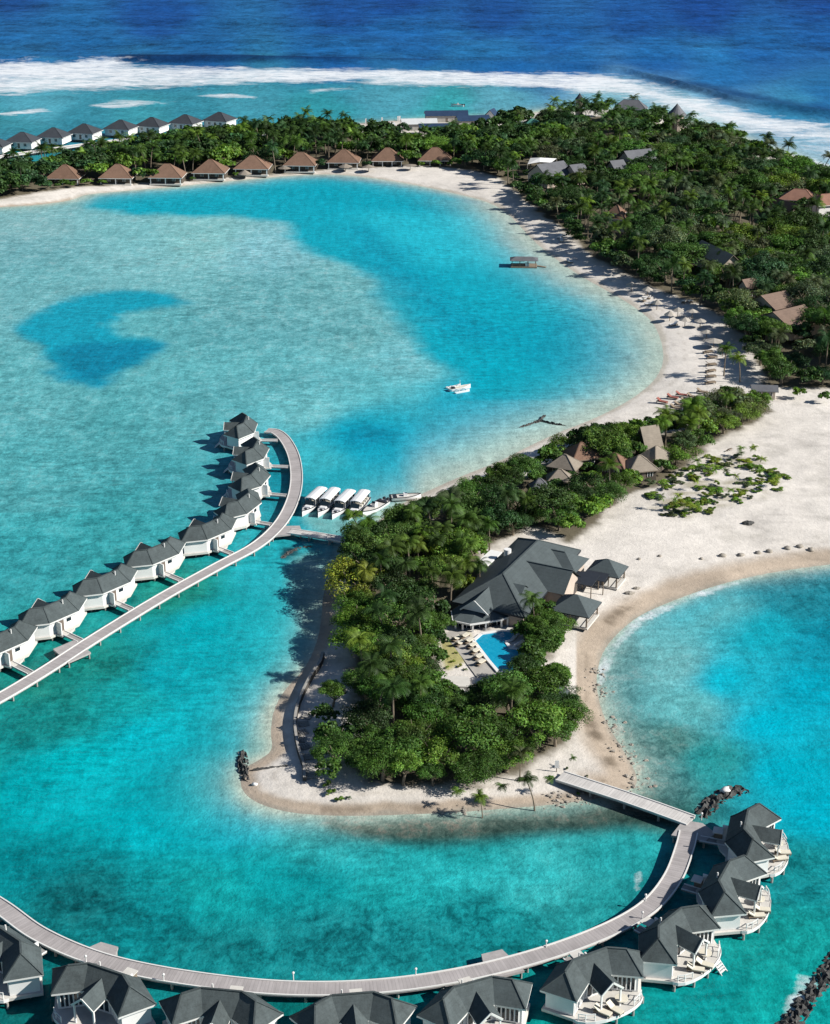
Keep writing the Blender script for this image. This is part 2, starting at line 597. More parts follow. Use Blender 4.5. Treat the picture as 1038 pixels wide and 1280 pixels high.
# soft-edged zones of sea bed and painted swell shade: pixels, colour, coral, feather (m), ragged edge (m), opacity
WZ = [
    ([(105, 256), (118, 244), (200, 238), (320, 226), (430, 222), (520, 234), (600, 256), (630, 290), (660, 330), (700, 355), (760, 385), (800, 415), (806, 450), (780, 480), (720, 505), (650, 520), (600, 510), (570, 480), (560, 462), (530, 445), (515, 420), (490, 395), (470, 370), (478, 352), (440, 330), (400, 318), (370, 300), (350, 278), (270, 270), (190, 270), (130, 264)], (0, 168, 190), .12, 4.5, 9, .97),
    ([(540, 270), (610, 268), (640, 320), (640, 340), (560, 330), (490, 330), (450, 300), (440, 262)], (40, 192, 212), .02, 14, 8, .75),
    ([(430, 280), (480, 285), (520, 340), (560, 380), (640, 415), (640, 440), (560, 420), (500, 370), (440, 310)], (4, 154, 182), .5, 8, 9, .6),
    ([(690, 390), (760, 415), (790, 440), (760, 470), (700, 470), (640, 450)], (4, 158, 184), .4, 7, 7, .7),
    ([(560, 455), (600, 500), (660, 500), (640, 530), (560, 560), (510, 590), (480, 600), (420, 560), (400, 540), (430, 525), (480, 545), (540, 520)], (6, 166, 192), .15, 7, 7, .85),
    ([(425, 540), (470, 528), (500, 545), (470, 560), (430, 556)], (8, 138, 168), .5, 4, 4, .7),
    ([(170, 400), (300, 335), (430, 335), (500, 390), (470, 425), (400, 440), (300, 430), (230, 440)], (92, 172, 180), .75, 16, 14, .55),
    ([(-60, 300), (60, 290), (140, 310), (90, 330), (-60, 345)], (104, 178, 186), .6, 12, 12, .5),
    ([(250, 470), (400, 455), (440, 490), (300, 500), (180, 520)], (88, 170, 178), .65, 12, 12, .45),
    ([(330, 1034), (420, 1058), (560, 1080), (700, 1072), (800, 1048), (822, 1072), (720, 1110), (540, 1112), (400, 1084)], (48, 192, 196), .35, 5, 7, .6),
    ([(345, 740), (318, 820), (220, 890), (130, 950), (60, 1000), (80, 1024), (180, 966), (280, 900), (336, 850), (350, 790)], (14, 190, 202), .1, 6, 7, .6),
    ([(30, 1085), (150, 1105), (240, 1150), (330, 1184), (280, 1208), (150, 1172), (60, 1132)], (14, 100, 106), .95, 4, 7, .6),
    ([(330, 1150), (480, 1138), (640, 1146), (600, 1192), (450, 1212), (340, 1204)], (20, 120, 126), 1.0, 5, 8, .5),
    ([(0, 905), (60, 868), (150, 812), (200, 800), (120, 880), (40, 940), (-40, 980)], (20, 128, 124), .8, 5, 7, .5),
    ([(250, 880), (300, 850), (310, 905), (240, 990), (160, 1010), (180, 970)], (4, 150, 162), .3, 6, 8, .5),
    ([(800, 800), (860, 770), (940, 748), (900, 790), (850, 840), (830, 900), (800, 870)], (120, 190, 192), .2, 5, 6, .55),
    ([(22, 402), (60, 378), (110, 366), (170, 362), (228, 372), (232, 382), (170, 386), (142, 396), (150, 418), (192, 426), (190, 445), (160, 460), (135, 484), (100, 482), (70, 455), (40, 432)], (10, 160, 186), .2, 3.2, 10, .95),
    ([(140, 73), (220, 70), (330, 69), (450, 71), (560, 74), (560, 79), (450, 78), (330, 78), (220, 79), (160, 80)], (12, 42, 90), 0, 9, 9, .9),  # dark front of the swell, its shade put into the colour
    ([(790, 96), (860, 100), (940, 118), (1040, 134), (1120, 145), (1120, 156), (1040, 148), (960, 136), (870, 116)], (14, 52, 104), 0, 9, 12, .75),  # same swell shade painted further along the reef
    ([(70, 440), (100, 428), (190, 428), (186, 445), (150, 462), (132, 482), (100, 478)], (8, 128, 162), .5, 5, 9, .75),
    ([(390, 1026), (480, 1023), (600, 1018), (740, 1008), (800, 992), (850, 1010), (835, 1030), (760, 1040), (640, 1050), (520, 1056), (440, 1048)], (38, 66, 60), .9, 2.2, 2.2, .96),
    ([(752, 850), (765, 812), (800, 800), (800, 850), (800, 900), (830, 940), (860, 975), (850, 1010), (800, 990), (780, 930), (760, 900)], (80, 132, 134), .85, 2.6, 2.6, .6),
    ([(360, 700), (400, 690), (402, 720), (395, 770), (380, 800), (368, 760)], (110, 165, 165), .4, 2.0, 1.5, .85),
    ([(335, 860), (350, 850), (345, 900), (350, 960), (330, 985), (310, 1010), (380, 1024), (340, 1026), (296, 1010), (284, 975), (300, 945), (322, 900)], (96, 168, 168), .3, 1.8, 1.2, .75),
    ([(375, 640), (440, 636), (480, 640), (470, 660), (430, 668), (395, 668)], (130, 180, 172), .2, 2.0, 1.5, .6),
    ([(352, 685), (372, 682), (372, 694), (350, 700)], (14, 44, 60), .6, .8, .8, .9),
]
FOAM = [  # pixels, feather m, ragged m, strength
    ([(-80, 82), (0, 80), (150, 77), (170, 82), (300, 84), (460, 87), (600, 90), (700, 91), (770, 94), (820, 108), (870, 122), (920, 138), (980, 150), (1038, 158), (1120, 170), (1120, 192), (1038, 181), (980, 174), (930, 162), (880, 148), (820, 128), (760, 117), (700, 112), (600, 108), (470, 108), (455, 102), (300, 104), (200, 109), (100, 113), (0, 117), (-80, 121)], 16, 16, 1.0),
    ([(108, 133), (150, 127), (205, 125), (226, 129), (180, 133), (130, 136)], 6, 10, .8),
    ([(238, 119), (290, 117), (324, 121), (320, 124), (270, 122)], 4, 5, .8),
    ([(-40, 144), (0, 141), (55, 136), (60, 139), (10, 145)], 4, 5, .8),
    ([(380, 112), (440, 109), (445, 112), (390, 116)], 4, 5, .6),
    ([(860, 135), (930, 168), (1000, 190), (1040, 205), (1120, 230), (1120, 190), (1038, 180), (950, 165)], 12, 16, .5),
    ([(1005, 205), (1040, 212), (1100, 235), (1100, 225), (1045, 205), (1010, 196)], 4, 6, .9),
    ([(1002, 1222), (1020, 1226), (1016, 1240), (1000, 1258), (988, 1280), (978, 1284), (994, 1244)], 1.0, 1.8, .8),
    ([(872, 1006), (884, 996), (900, 990), (896, 998), (880, 1014), (872, 1018)], .6, 1.0, .25),
    ([(791, 1100), (800, 1085), (804, 1095), (800, 1112), (793, 1115)], .8, 1.0, .7),
    ([(755, 830), (770, 800), (800, 772), (850, 750), (900, 733), (940, 722), (940, 725), (900, 737), (852, 755), (806, 777), (776, 806), (760, 835), (750, 866), (746, 866)], .4, .9, .5),
]


def build_water():
    us = np.linspace(-420, 1460, 420)
    vs = np.concatenate([-205 + 100 * np.linspace(.045, 1, 24) ** 2, np.linspace(-104, 20, 36)[1:], np.linspace(20, 260, 150)[1:], np.linspace(260, 1340, 300)[1:], np.linspace(1340, 1900, 16)[1:]])
    U, V, X, Y = perspective_grid(us, vs)
    u, v, x, y = U.ravel(), V.ravel(), X.ravel(), Y.ravel()
    s = np.array(WS, float)
    s[:, 2:5] = np.array([lin(c) for c in s[:, 2:5]])
    ju = u + 26 * fbm(x / 30, y / 30)
    jv = v + 22 * fbm(x / 30 + 50, y / 30 + 9)
    wsum = np.zeros(len(u))
    acc = np.zeros((len(u), 4))
    for q in s:
        wt = 1.0 / (((ju - q[0]) ** 2 + (1.7 * (jv - q[1])) ** 2 + 220.0) ** 1.9)
        wsum += wt
        acc += wt[:, None] * q[None, 2:6]
    acc /= wsum[:, None]
    fine = fbm(x / 7, y / 7, 5)
    broad = fbm(x / 22 + 3, y / 22 + 8, 4)
    for px, c, coral, fe, rag, op in WZ:
        g = G(px, 1)
        x0, x1, y0, y1 = g[:, 0].min() - 40, g[:, 0].max() + 40, g[:, 1].min() - 60, g[:, 1].max() + 60
        k = np.where((x > x0) & (x < x1) & (y > y0) & (y < y1))[0]
        d = sdf(g, x[k], y[k]) + rag * (1.3 * broad[k] + .7 * fine[k])
        m = (sst(d, -fe, fe) * op)[:, None]
        acc[k] = acc[k] * (1 - m) + np.array([*lin(c), coral])[None] * m
    # shallow sand showing through close to the shore
    d = -sdf(LAND, x, y)
    wide = np.where(v < 640, 5.0, 2.2)
    wide = np.where((v > 640) & (u < 480), 2.6, wide)
    wide = np.where((v < 200) & (u > 560), 6.0, wide)
    dd = np.maximum(d + 1.6 * fine, 0)
    sh = np.exp(-dd / wide) * .92
    bay = sst(u, 480, 540) * sst(648 - v, 0, 15) * sst(v, 240, 262)
    sh = np.maximum(sh, bay * np.exp(-(dd / np.where(v > 500, 15.0, 12.0)) ** 1.6) * .86)
    sand = np.array([*lin((196, 206, 190)), .05])[None]
    acc = acc * (1 - sh[:, None]) + sand * sh[:, None]
    foam = np.zeros(len(u))
    for px, fe, rag, st_ in FOAM:
        g = G(px)
        k = np.where((x > g[:, 0].min() - 60) & (x < g[:, 0].max() + 60) & (y > g[:, 1].min() - 90) & (y < g[:, 1].max() + 90))[0]
        dd = sdf(g, x[k], y[k]) + rag * (1.2 * broad[k] + fine[k])
        foam[k] = np.maximum(foam[k], sst(dd, -fe, fe) * st_)
    # lee-side lines of swash on the beaches
    sw = np.exp(-((d - .5 - 1.2 * fine) / .35) ** 2) * np.where((u > 740) & (v > 690) & (v < 900), .7, .12) * sst(fine, -.2, .15)
    foam = np.maximum(foam, sw * (v > 230))
    ocean = sst(-V.ravel(), -100, -60)
    ocean = np.maximum(ocean, .5 * sst(-V.ravel(), -185, -150))
    z = np.zeros(len(u))
    # breaking swell: a real ridge of water in front of the reef
    ridge = G([(-200, 80), (0, 79), (150, 76), (300, 76), (460, 80), (600, 83), (700, 85), (780, 90), (850, 108), (930, 130), (1038, 146), (1200, 170)])
    rx = np.interp(x, ridge[:, 0], ridge[:, 1])
    z += 2.2 * np.exp(-((y - rx - 9) / 9.0) ** 2)
    z += .5 * foam * (v < 200) * (fine + .4)
    z += (ocean > .6) * .9 * (np.sin(y / 19 + 3 * broad + x / 90) * .5 + broad)
    me, _ = grid_mesh('water', X, Y, z.reshape(X.shape))
    acc[:, :3] *= np.array([.82, .83, .84])[None] * (1 + .10 * acc[:, 3:4] * (v[:, None] > 640))
    acc[:, 0] *= 1 + .18 * sst(acc[:, 3], .25, .4) * (v > 240) * (v < 640)
    acc[:, :3] *= 1 + ocean[:, None] * np.array([.45, .46, .10])[None]
    set_attr(me, 'bed', acc[:, :3])
    set_attr(me, 'mask', np.stack([foam, acc[:, 3], ocean], 1))
    q = N('sea_water')
    co = q.coord()
    bed = q.n('ShaderNodeAttribute', attribute_name='bed').outputs['Color']
    mk = q.n('ShaderNodeSeparateColor')
    q.l(q.n('ShaderNodeAttribute', attribute_name='mask').outputs['Color'], mk.inputs[0])
    fo, cor, oc = mk.outputs[0], mk.outputs[1], mk.outputs[2]
    # coral and weed patches
    p1 = q.noise(.16, 6, .68, co, .6)
    p2 = q.noise(.65, 4, .7, q.scalev(co, 1, .8, 1), .9)
    pp = q.math('ADD', q.math('MULTIPLY', p1, .55), q.math('MULTIPLY', p2, .45))
    dark = q.math('MULTIPLY', q.rng(pp, .48, .59, 0, 1), cor)
    lite = q.math('MULTIPLY', q.rng(pp, .48, .39, 0, 1), cor)
    c = q.mix(q.math('MULTIPLY', dark, .95), bed, q.mix(1.0, bed, (.25, .40, .42), 'MULTIPLY'))
    c = q.mix(q.math('MULTIPLY', lite, .7), c, q.mix(1.0, c, (2.4, 1.32, 1.28), 'MULTIPLY'))
    # caustic net and ripple glints painted as lighter and darker water colour
    vo = q.n('ShaderNodeTexVoronoi', feature='SMOOTH_F1')
    warp = q.n('ShaderNodeTexNoise')
    warp.inputs['Scale'].default_value = .5
    warp.inputs['Detail'].default_value = 3
    q.l(co, warp.inputs['Vector'])
    wv = q.n('ShaderNodeVectorMath', operation='MULTIPLY_ADD')
    q.l(warp.outputs['Color'], wv.inputs[0])
    wv.inputs[1].default_value = (3, 3, 3)
    q.l(q.scalev(co, .8, .62, 1), wv.inputs[2])
    q.l(wv.outputs[0], vo.inputs['Vector'])
    vo.inputs['Scale'].default_value = .8
    net = q.rng(vo.outputs['Distance'], .25, .75, -.5, 1)
    patch = q.rng(q.noise(.018, 4, .6, co, .8), .35, .65, .25, 1.35)
    rip = q.noise(.5, 5, .78, q.scalev(co, .8, 1.0, 1), .5)
    big = q.noise(.045, 4, .6, co, .5)
    mod = q.math('ADD', q.math('MULTIPLY', net, .10), q.math('MULTIPLY', patch, q.math('MULTIPLY', q.rng(rip, .35, .65, -1, 1), .18)))
    mod = q.math('ADD', mod, q.math('MULTIPLY', q.rng(big, .3, .7, -1, 1), .05))
    rot = q.n('ShaderNodeMapping')
    q.l(co, rot.inputs[0])
    rot.inputs['Rotation'].default_value = (0, 0, R(38))
    rot.inputs['Scale'].default_value = (.9, .13, 1)
    dirn = q.noise(.55, 4, .62, rot.outputs[0], .5)  # streaks of wave shade painted into the water colour
    rot2 = q.n('ShaderNodeMapping')
    q.l(co, rot2.inputs[0])
    rot2.inputs['Rotation'].default_value = (0, 0, R(-24))
    rot2.inputs['Scale'].default_value = (.16, 1.0, 1)
    dirn2 = q.noise(.9, 4, .7, rot2.outputs[0], .6)
    mod = q.math('ADD', mod, q.math('MULTIPLY', q.rng(dirn, .35, .65, -1, 1), .10))
    mod = q.math('ADD', mod, q.math('MULTIPLY', patch, q.math('MULTIPLY', q.rng(dirn2, .35, .65, -1, 1), .13)))
    mod = q.math('ADD', mod, 1.0)
    # wind streaks on the ocean
    stv = q.scalev(co, .03, .03, 1)
    streak = q.noise(1.0, 6, .68, stv, .3)
    chop = q.noise(.06, 7, .82, q.scalev(co, .9, .8, 1), .4)
    swell = q.noise(1.0, 3, .55, q.scalev(co, .0035, .016, 1), .2)
    mod = q.math('ADD', mod, q.math('MULTIPLY', q.math('MULTIPLY', q.rng(swell, .36, .64, -1, 1), .17), oc))
    om = q.math('ADD', q.math('MULTIPLY', q.rng(streak, .35, .65, -1, 1), .08), q.math('MULTIPLY', q.rng(chop, .36, .64, -1, 1), .42))
    mod = q.math('ADD', mod, q.math('MULTIPLY', om, oc))
    mod = q.math('MAXIMUM', mod, .2)
    cc = q.n('ShaderNodeCombineColor')
    for i in range(3):
        q.l(mod, cc.inputs[i])
    c = q.mix(1.0, c, cc.outputs[0], 'MULTIPLY')
    f1 = q.noise(.16, 7, .75, q.scalev(co, .5, 1, 1), .5)
    f2 = q.noise(.03, 6, .75, q.scalev(co, .35, 1, 1), .8)
    f3 = q.math('ADD', q.math('MULTIPLY', f1, .6), q.math('MULTIPLY', f2, .4))
    fm = q.math('ADD', fo, q.math('MULTIPLY', q.math('SUBTRACT', f3, .5), 3.8))
    fm = q.math('MULTIPLY', q.rng(fm, .30, 1.15, 0, 1), q.rng(fo, .02, .3, 0, 1))
    c = q.mix(fm, c, (.74, .78, .82))
    h1 = q.noise(.35, 4, .6, q.scalev(co, .6, 1, 1), .3)
    h2 = q.noise(1.6, 3, .6, co)
    h3 = q.noise(.07, 4, .6, q.scalev(co, .6, 1, 1))
    h = q.math('ADD', q.math('MULTIPLY', h1, .5), q.math('MULTIPLY', h2, .22))
    h = q.math('ADD', h, q.math('MULTIPLY', q.math('MULTIPLY', h3, oc), 3.5))
    q.bump(h, .7, 1.0)
    bn = q.b.inputs['Normal'].links[0].from_socket
    q.t.nodes.remove(q.b)
    df = q.n('ShaderNodeBsdfDiffuse')
    q.l(c, df.inputs['Color'])
    q.l(bn, df.inputs['Normal'])
    gl = q.n('ShaderNodeBsdfGlossy')
    gl.inputs['Roughness'].default_value = .22
    q.l(bn, gl.inputs['Normal'])
    fr = q.n('ShaderNodeFresnel')
    fr.inputs['IOR'].default_value = 1.33
    q.l(bn, fr.inputs['Normal'])
    ms = q.n('ShaderNodeMixShader')
    q.l(q.math('MINIMUM', q.math('MULTIPLY', fr.outputs[0], .35), .07), ms.inputs[0])
    q.l(df.outputs[0], ms.inputs[1])
    q.l(gl.outputs[0], ms.inputs[2])
    q.l(ms.outputs[0], q.out.inputs[0])
    m = q.m
    tag(link('water', me, m), None, None, kind='structure')


build_water()

# ------------------------------------------------------------------ sand island
SITE = {}


def build_land():
    us = np.linspace(-260, 1420, 480)
    vs = np.concatenate([np.linspace(118, 300, 150), np.linspace(300, 1045, 330)[1:]])
    U, V, X, Y = perspective_grid(us, vs)
    u, v, x, y = U.ravel(), V.ravel(), X.ravel(), Y.ravel()
    d = sdf(LAND, x, y)
    fine = fbm(x / 4, y / 4, 5)
    broad = fbm(x / 18 + 3, y / 18 + 8, 4)
    z = np.where(d > 0, 1.5 * (1 - np.exp(-np.maximum(d, 0) / 9.0)), np.maximum(d * .10, -1.6))
    z += np.where(d > 0, sst(d, 0, 4) * (.22 * fine + .3 * broad), 0)
    dry, tan, wet = np.array((.69, .65, .60)), np.array((.47, .39, .31)), np.array((.37, .335, .28))
    bay = (v < 640) & (u > 90)
    wid = np.where(bay, 2.2, np.where(u > 720, 7.5, 3.2))
    t = sst(d + 1.6 * fine, 0, 1)[:, None]
    c = wet * (1 - t) + tan * t
    c = np.where(bay[:, None], c * .35 + np.array((.55, .53, .47)) * .65, c)
    t = sst(d + 2.2 * fine + 1.5 * broad, wid * .45, wid)[:, None]
    c = c * (1 - t) + dry * t
    mid_ = fbm(x / 9 + 31, y / 6 + 4, 5)
    c = c * (1 + .16 * (broad[:, None] * 2) + .10 * (fine[:, None] * 2) + .09 * (mid_[:, None] * 2))
    stain = (sst(mid_, .10, .24) * sst(d, 4, 9) * .35)[:, None]
    c = c * (1 - stain) + np.array((.36, .34, .30)) * stain
    wr = sum(k_ * np.exp(-((d - o_ - 2.0 * broad - .8 * fine) / .4) ** 2) * sst(fbm(x / 6 + o_, y / 3, 4), -.05, .12) for o_, k_ in ((5.2, .3), (8.5, .18), (2.6, .25)))[:, None] * (v > 230)[:, None]
    c = c * (1 - wr) + np.array((.25, .21, .16)) * wr
    # rubble line on the east beach
    rub = np.exp(-((d - 3.2 - 2 * broad) / 1.6) ** 2) * sst(fine, -.05, .2) * ((u > 730) & (v > 760)) + .8 * np.exp(-((d - 1.4 - 1.6 * broad) / 1.3) ** 2) * sst(fine, -.05, .2) * ((v > 960) & (u > 400))
    rub = np.clip(rub, 0, 1)[:, None] * .85
    c = c * (1 - rub) + np.array((.17, .135, .10)) * rub
    # plant litter under the trees, its dark colour also carrying the wood's shade
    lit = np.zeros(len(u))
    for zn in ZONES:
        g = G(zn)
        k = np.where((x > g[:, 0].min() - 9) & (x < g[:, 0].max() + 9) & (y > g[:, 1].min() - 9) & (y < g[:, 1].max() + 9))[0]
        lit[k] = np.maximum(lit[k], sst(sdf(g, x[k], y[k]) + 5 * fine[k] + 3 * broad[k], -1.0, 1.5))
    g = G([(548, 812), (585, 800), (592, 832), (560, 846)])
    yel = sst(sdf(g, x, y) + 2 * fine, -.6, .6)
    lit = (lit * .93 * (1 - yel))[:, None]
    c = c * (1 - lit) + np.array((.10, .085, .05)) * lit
    c = c * (1 - yel[:, None] * .8) + np.array((.34, .32, .06)) * yel[:, None] * .8
    g = G(Z_PLOT)
    pl = (sst(sdf(g, x, y) + 8 * fine + 6 * broad, -1.0, 3.5) * sst(fbm(x / 5, y / 2.2, 4), -.08, .16) * .6)[:, None]
    c = c * (1 - pl) + np.array((.24, .22, .12)) * pl
    # tyre tracks and scuffed ground on the open sand
    tr = np.exp(-(((fbm(x / 40 + 9, y / 14 + 2, 3)) - .02) / .012) ** 2) * ((u > 780) & (v > 500)) * sst(d, 6, 12)
    c = c * (1 - .16 * tr[:, None])
    me, used = grid_mesh('sand_island', X, Y, z.reshape(X.shape), (d > -9).reshape(X.shape))
    set_attr(me, 'soil', c[used])
    q = N('sand')
    co = q.coord()
    at = q.n('ShaderNodeAttribute', attribute_name='soil').outputs['Color']
    f = q.math('ADD', q.math('MULTIPLY', q.noise(.9, 6, .7, co), .5), q.math('MULTIPLY', q.noise(.22, 5, .65, co, .4), .5))
    f = q.rng(f, .3, .7, .80, 1.16)
    cc = q.n('ShaderNodeCombineColor')
    for i in range(3):
        q.l(f, cc.inputs[i])
    q.bump(q.noise(1.6, 5, .7, co), .5, .25)
    m = q.fin(q.mix(1.0, at, cc.outputs[0], 'MULTIPLY'), .95, .1)
    tag(link('sand_island', me, m), None, None, kind='structure')


build_land()

# ------------------------------------------------------------------ roofs
KEEP = []     # (u0, v0, u1, v1, ground y, ...) windows that trees in front must leave open


def hip_roof(mb, L, Wd, z0, h, ridge=None, ox=0, oy=0):
    """hip roof centred on (ox,oy): eaves L x Wd at z0"""
    r = L - Wd if ridge is None else ridge
    r = max(r, 0.02)
    a, b = L / 2, Wd / 2
    p = [(ox - a, oy - b, z0), (ox + a, oy - b, z0), (ox + a, oy + b, z0), (ox - a, oy + b, z0)]
    e, g = (ox - r / 2, oy, z0 + h), (ox + r / 2, oy, z0 + h)
    mb.face([p[0], p[1], g, e]).face([p[1], p[2], g]).face([p[2], p[3], e, g]).face([p[3], p[0], e])
    return p


def gable_roof(mb, L, Wd, z0, h, ox=0, oy=0, th=.18):
    a, b = L / 2, Wd / 2
    e, g = (ox - a, oy, z0 + h), (ox + a, oy, z0 + h)
    p = [(ox - a, oy - b, z0), (ox + a, oy - b, z0), (ox + a, oy + b, z0), (ox - a, oy + b, z0)]
    mb.face([p[0], p[1], g, e]).face([p[2], p[3], e, g])
    dn = lambda t: (t[0], t[1], t[2] - th)
    mb.face([dn(e), dn(g), dn(p[1]), dn(p[0])]).face([dn(g), dn(e), dn(p[3]), dn(p[2])])
    mb.face([p[0], dn(p[0]), dn(p[1]), p[1]]).face([p[2], dn(p[2]), dn(p[3]), p[3]])
    mb.face([p[1], dn(p[1]), dn(g), g]).face([g, dn(g), dn(p[2]), p[2]])
    mb.face([p[3], dn(p[3]), dn(e), e]).face([e, dn(e), dn(p[0]), p[0]])
    return p


def fascia(mb, poly, z, h):
    """closed trim strip under the eaves plus the soffit"""
    n = len(poly)
    for i in range(n):
        a, b = poly[i], poly[(i + 1) % n]
        mb.face([(a[0], a[1], z - h), (b[0], b[1], z - h), (b[0], b[1], z), (a[0], a[1], z)])
    mb.face([(p[0], p[1], z - h) for p in reversed(poly)])


# ------------------------------------------------------------------ water villas
def offset_outline(hw, run, lr=2.4, half=2.45, ang=35):
    c, s = math.cos(R(ang)), math.sin(R(ang))
    JL, JR = Vector((-half, 0)), Vector((half, 0))
    dl, dr = Vector((-c, -s)), Vector((c, -s))
    nl, nr, nc = Vector((-s, c)), Vector((s, c)), Vector((0, 1))
    ml = (nl + nc) / (1 + nl.dot(nc)) * hw
    mr = (nr + nc) / (1 + nr.dot(nc)) * hw
    RL, RR = JL + dl * lr, JR + dr * lr
    EL, ER = RL + dl * run, RR + dr * run
    return dict(JL=JL, JR=JR, RL=RL, RR=RR, LL=JL + ml, LR=JR + mr, SL=JL - ml, SR=JR - mr,
                ELl=EL + nl * hw, ELs=EL - nl * hw, ERl=ER + nr * hw, ERs=ER - nr * hw)


ZE, ZR, ZF = 3.95, 6.05, 1.25


def add_panels(mb_g, mb_f, a, b, z0, z1, n, inset, outn):
    """glass strip between a and b with white mullions"""
    a, b = Vector(a), Vector(b)
    d = (b - a)
    L = d.length
    d.normalize()
    a2, b2 = a + d * inset, b - d * inset
    o = outn * .03
    mb_g.face([(*(a2 + o), z0), (*(b2 + o), z0), (*(b2 + o), z1), (*(a2 + o), z1)])
    for k in range(n + 1):
        p = a2.lerp(b2, k / n) + outn * .06
        mb_f.bar((*p, z0), (*p, z1), .17, .08)
    for z in (z0, z1):
        p, q = a2 + outn * .06, b2 + outn * .06
        mb_f.bar((*p, z), (*q, z), .09, .14)


def make_villa(label, blen, full=True):
    t = thing('water_villa', label, 'villa', 0, 0, 0, 0, 'water villas on stilts along the two curved walkways')
    o = offset_outline(2.35, 2.05)
    v3 = lambda p, z: (p.x, p.y, z)
    rb = MB()
    rb.face([v3(o['LL'], ZE), v3(o['JL'], ZR), v3(o['JR'], ZR), v3(o['LR'], ZE)][::-1])
    rb.face([v3(o['SL'], ZE), v3(o['SR'], ZE), v3(o['JR'], ZR), v3(o['JL'], ZR)])
    rb.face([v3(o['SL'], ZE), v3(o['JL'], ZR), v3(o['RL'], ZR), v3(o['ELs'], ZE)])
    rb.face([v3(o['LL'], ZE), v3(o['ELl'], ZE), v3(o['RL'], ZR), v3(o['JL'], ZR)])
    rb.face([v3(o['ELl'], ZE), v3(o['ELs'], ZE), v3(o['RL'], ZR)])
    rb.face([v3(o['SR'], ZE), v3(o['ERs'], ZE), v3(o['RR'], ZR), v3(o['JR'], ZR)])
    rb.face([v3(o['LR'], ZE), v3(o['JR'], ZR), v3(o['RR'], ZR), v3(o['ERl'], ZE)])
    rb.face([v3(o['ERl'], ZE), v3(o['RR'], ZR), v3(o['ERs'], ZE)])
    roof = rb.build('roof', M['shingle'], t)
    ring = ['ELs', 'SL', 'SR', 'ERs', 'ERl', 'LR', 'LL', 'ELl']
    poly = [o[k] for k in ring]
    fb = MB()
    fascia(fb, [(p.x, p.y) for p in poly], ZE, .26)
    fb.build('fascia', M['fascia'], roof)
    # ridge caps
    cb = MB()
    for a, b in (('RL', 'JL'), ('JL', 'JR'), ('JR', 'RR')):
        cb.bar(v3(o[a], ZR + .02), v3(o[b], ZR + .02), .26, .12)
    for a, b in (('RL', 'ELl'), ('RL', 'ELs'), ('RR', 'ERl'), ('RR', 'ERs'), ('JL', 'LL'), ('JR', 'LR')):
        cb.bar(v3(o[a], ZR + .01), v3(o[b], ZE + .03), .2, .09)
    cb.build('ridge_cap', M['shingle'], roof)
    MB().tube([(-1.2, .55, ZR - .7), (-1.2, .55, ZR + .25)], .11, 7).build('vent_pipe', M['fascia'], roof)
    # walls
    wv = offset_outline(1.8, 1.5)
    wp = [wv[k] for k in ring]
    wb = MB().prism([(p.x, p.y) for p in wp], ZF, ZE - .2)
    wall = wb.build('wall', M['white'], t)
    # windows on the sea side of each wing and doors of the centre
    for a, b, n in (('ELs', 'SL', 5), ('SL', 'SR', 4), ('SR', 'ERs', 5)):
        pa, pb = wv[a], wv[b]
        d = (pb - pa).normalized()
        nrm = Vector((d.y, -d.x))
        gb, f2 = MB(), MB()
        add_panels(gb, f2, pa, pb, ZF + .25, ZE - .45, n, .35, nrm)
        win = gb.build('window', M['glass'], t)
        f2.build('window_frame', M['white'], win)
    # bath windows and entrance on the land side
    db, d2 = MB(), MB()
    y = wv['LL'].y
    db.box(-.1, 1.0, y - .1, y + .05, ZF, ZF + 2.0)
    door = db.build('door', M['door'], t)
    MB().box(.84, .92, y + .05, y + .1, ZF + .9, ZF + 1.05).build('handle', M['fascia'], door)
    sb = MB()
    sb.box(-1.75, -.75, y - .05, y + .04, ZF + 1.3, ZF + 1.95)
    sb.build('window', M['glass'], t)
    # low parapet box beside the door (the white lobby)
    lb = MB().box(1.35, 1.55, y + .01, y + 1.35, ZF, ZF + 2.3)
    lb.build('screen_wall', M['white'], t)
    # deck: follows the land side and bows out to sea
    lo = offset_outline(2.1, 1.9)
    pts = [(lo[k].x, lo[k].y) for k in ('ERl', 'LR', 'LL', 'ELl')]
    xs = lo['ERs'].x + .1
    BD = 2.0
    ys = lo['ERs'].y + .1
    bow = []
    for k in range(11):
        a = math.pi + math.pi * k / 10
        bow.append((xs * math.cos(a), ys + BD * math.sin(a)))
    dpoly = pts + bow
    dk = MB().prism(dpoly, ZF - .42, ZF - .02)
    deck = dk.build('deck', M['deckwhite'], t)
    # skirt board
    rb2 = MB()
    for k in range(len(bow) - 1):
        a, b = Vector((*bow[k], 0)), Vector((*bow[k + 1], 0))
        n2 = Vector((b.y - a.y, a.x - b.x, 0)).normalized() * .03
        rb2.bar((a.x + n2.x, a.y + n2.y, ZF - .19), (b.x + n2.x, b.y + n2.y, ZF - .19), .06, .46)
    rb2.build('skirt_board', M['white'], deck)
    # railing on the flanks of the bow
    for seg in (bow[1:4], bow[7:10]):
        rl = MB()
        for a, b in zip(seg[:-1], seg[1:]):
            rl.bar((a[0] * .97, a[1] * .97, ZF + .95), (b[0] * .97, b[1] * .97, ZF + .95), .09, .09)
            rl.bar((a[0] * .97, a[1] * .97, ZF + .5), (b[0] * .97, b[1] * .97, ZF + .5), .05, .06)
        for a in seg:
            rl.bar((a[0] * .97, a[1] * .97, ZF - .02), (a[0] * .97, a[1] * .97, ZF + 1.0), .09, .09)
        rl.build('railing', M['white'], t)
    # porch gable over the deck
    pr = MB()
    zr, ze, hw = ZE + 1.35, ZE + .0, 1.55
    y0, y1 = -.35, -4.9
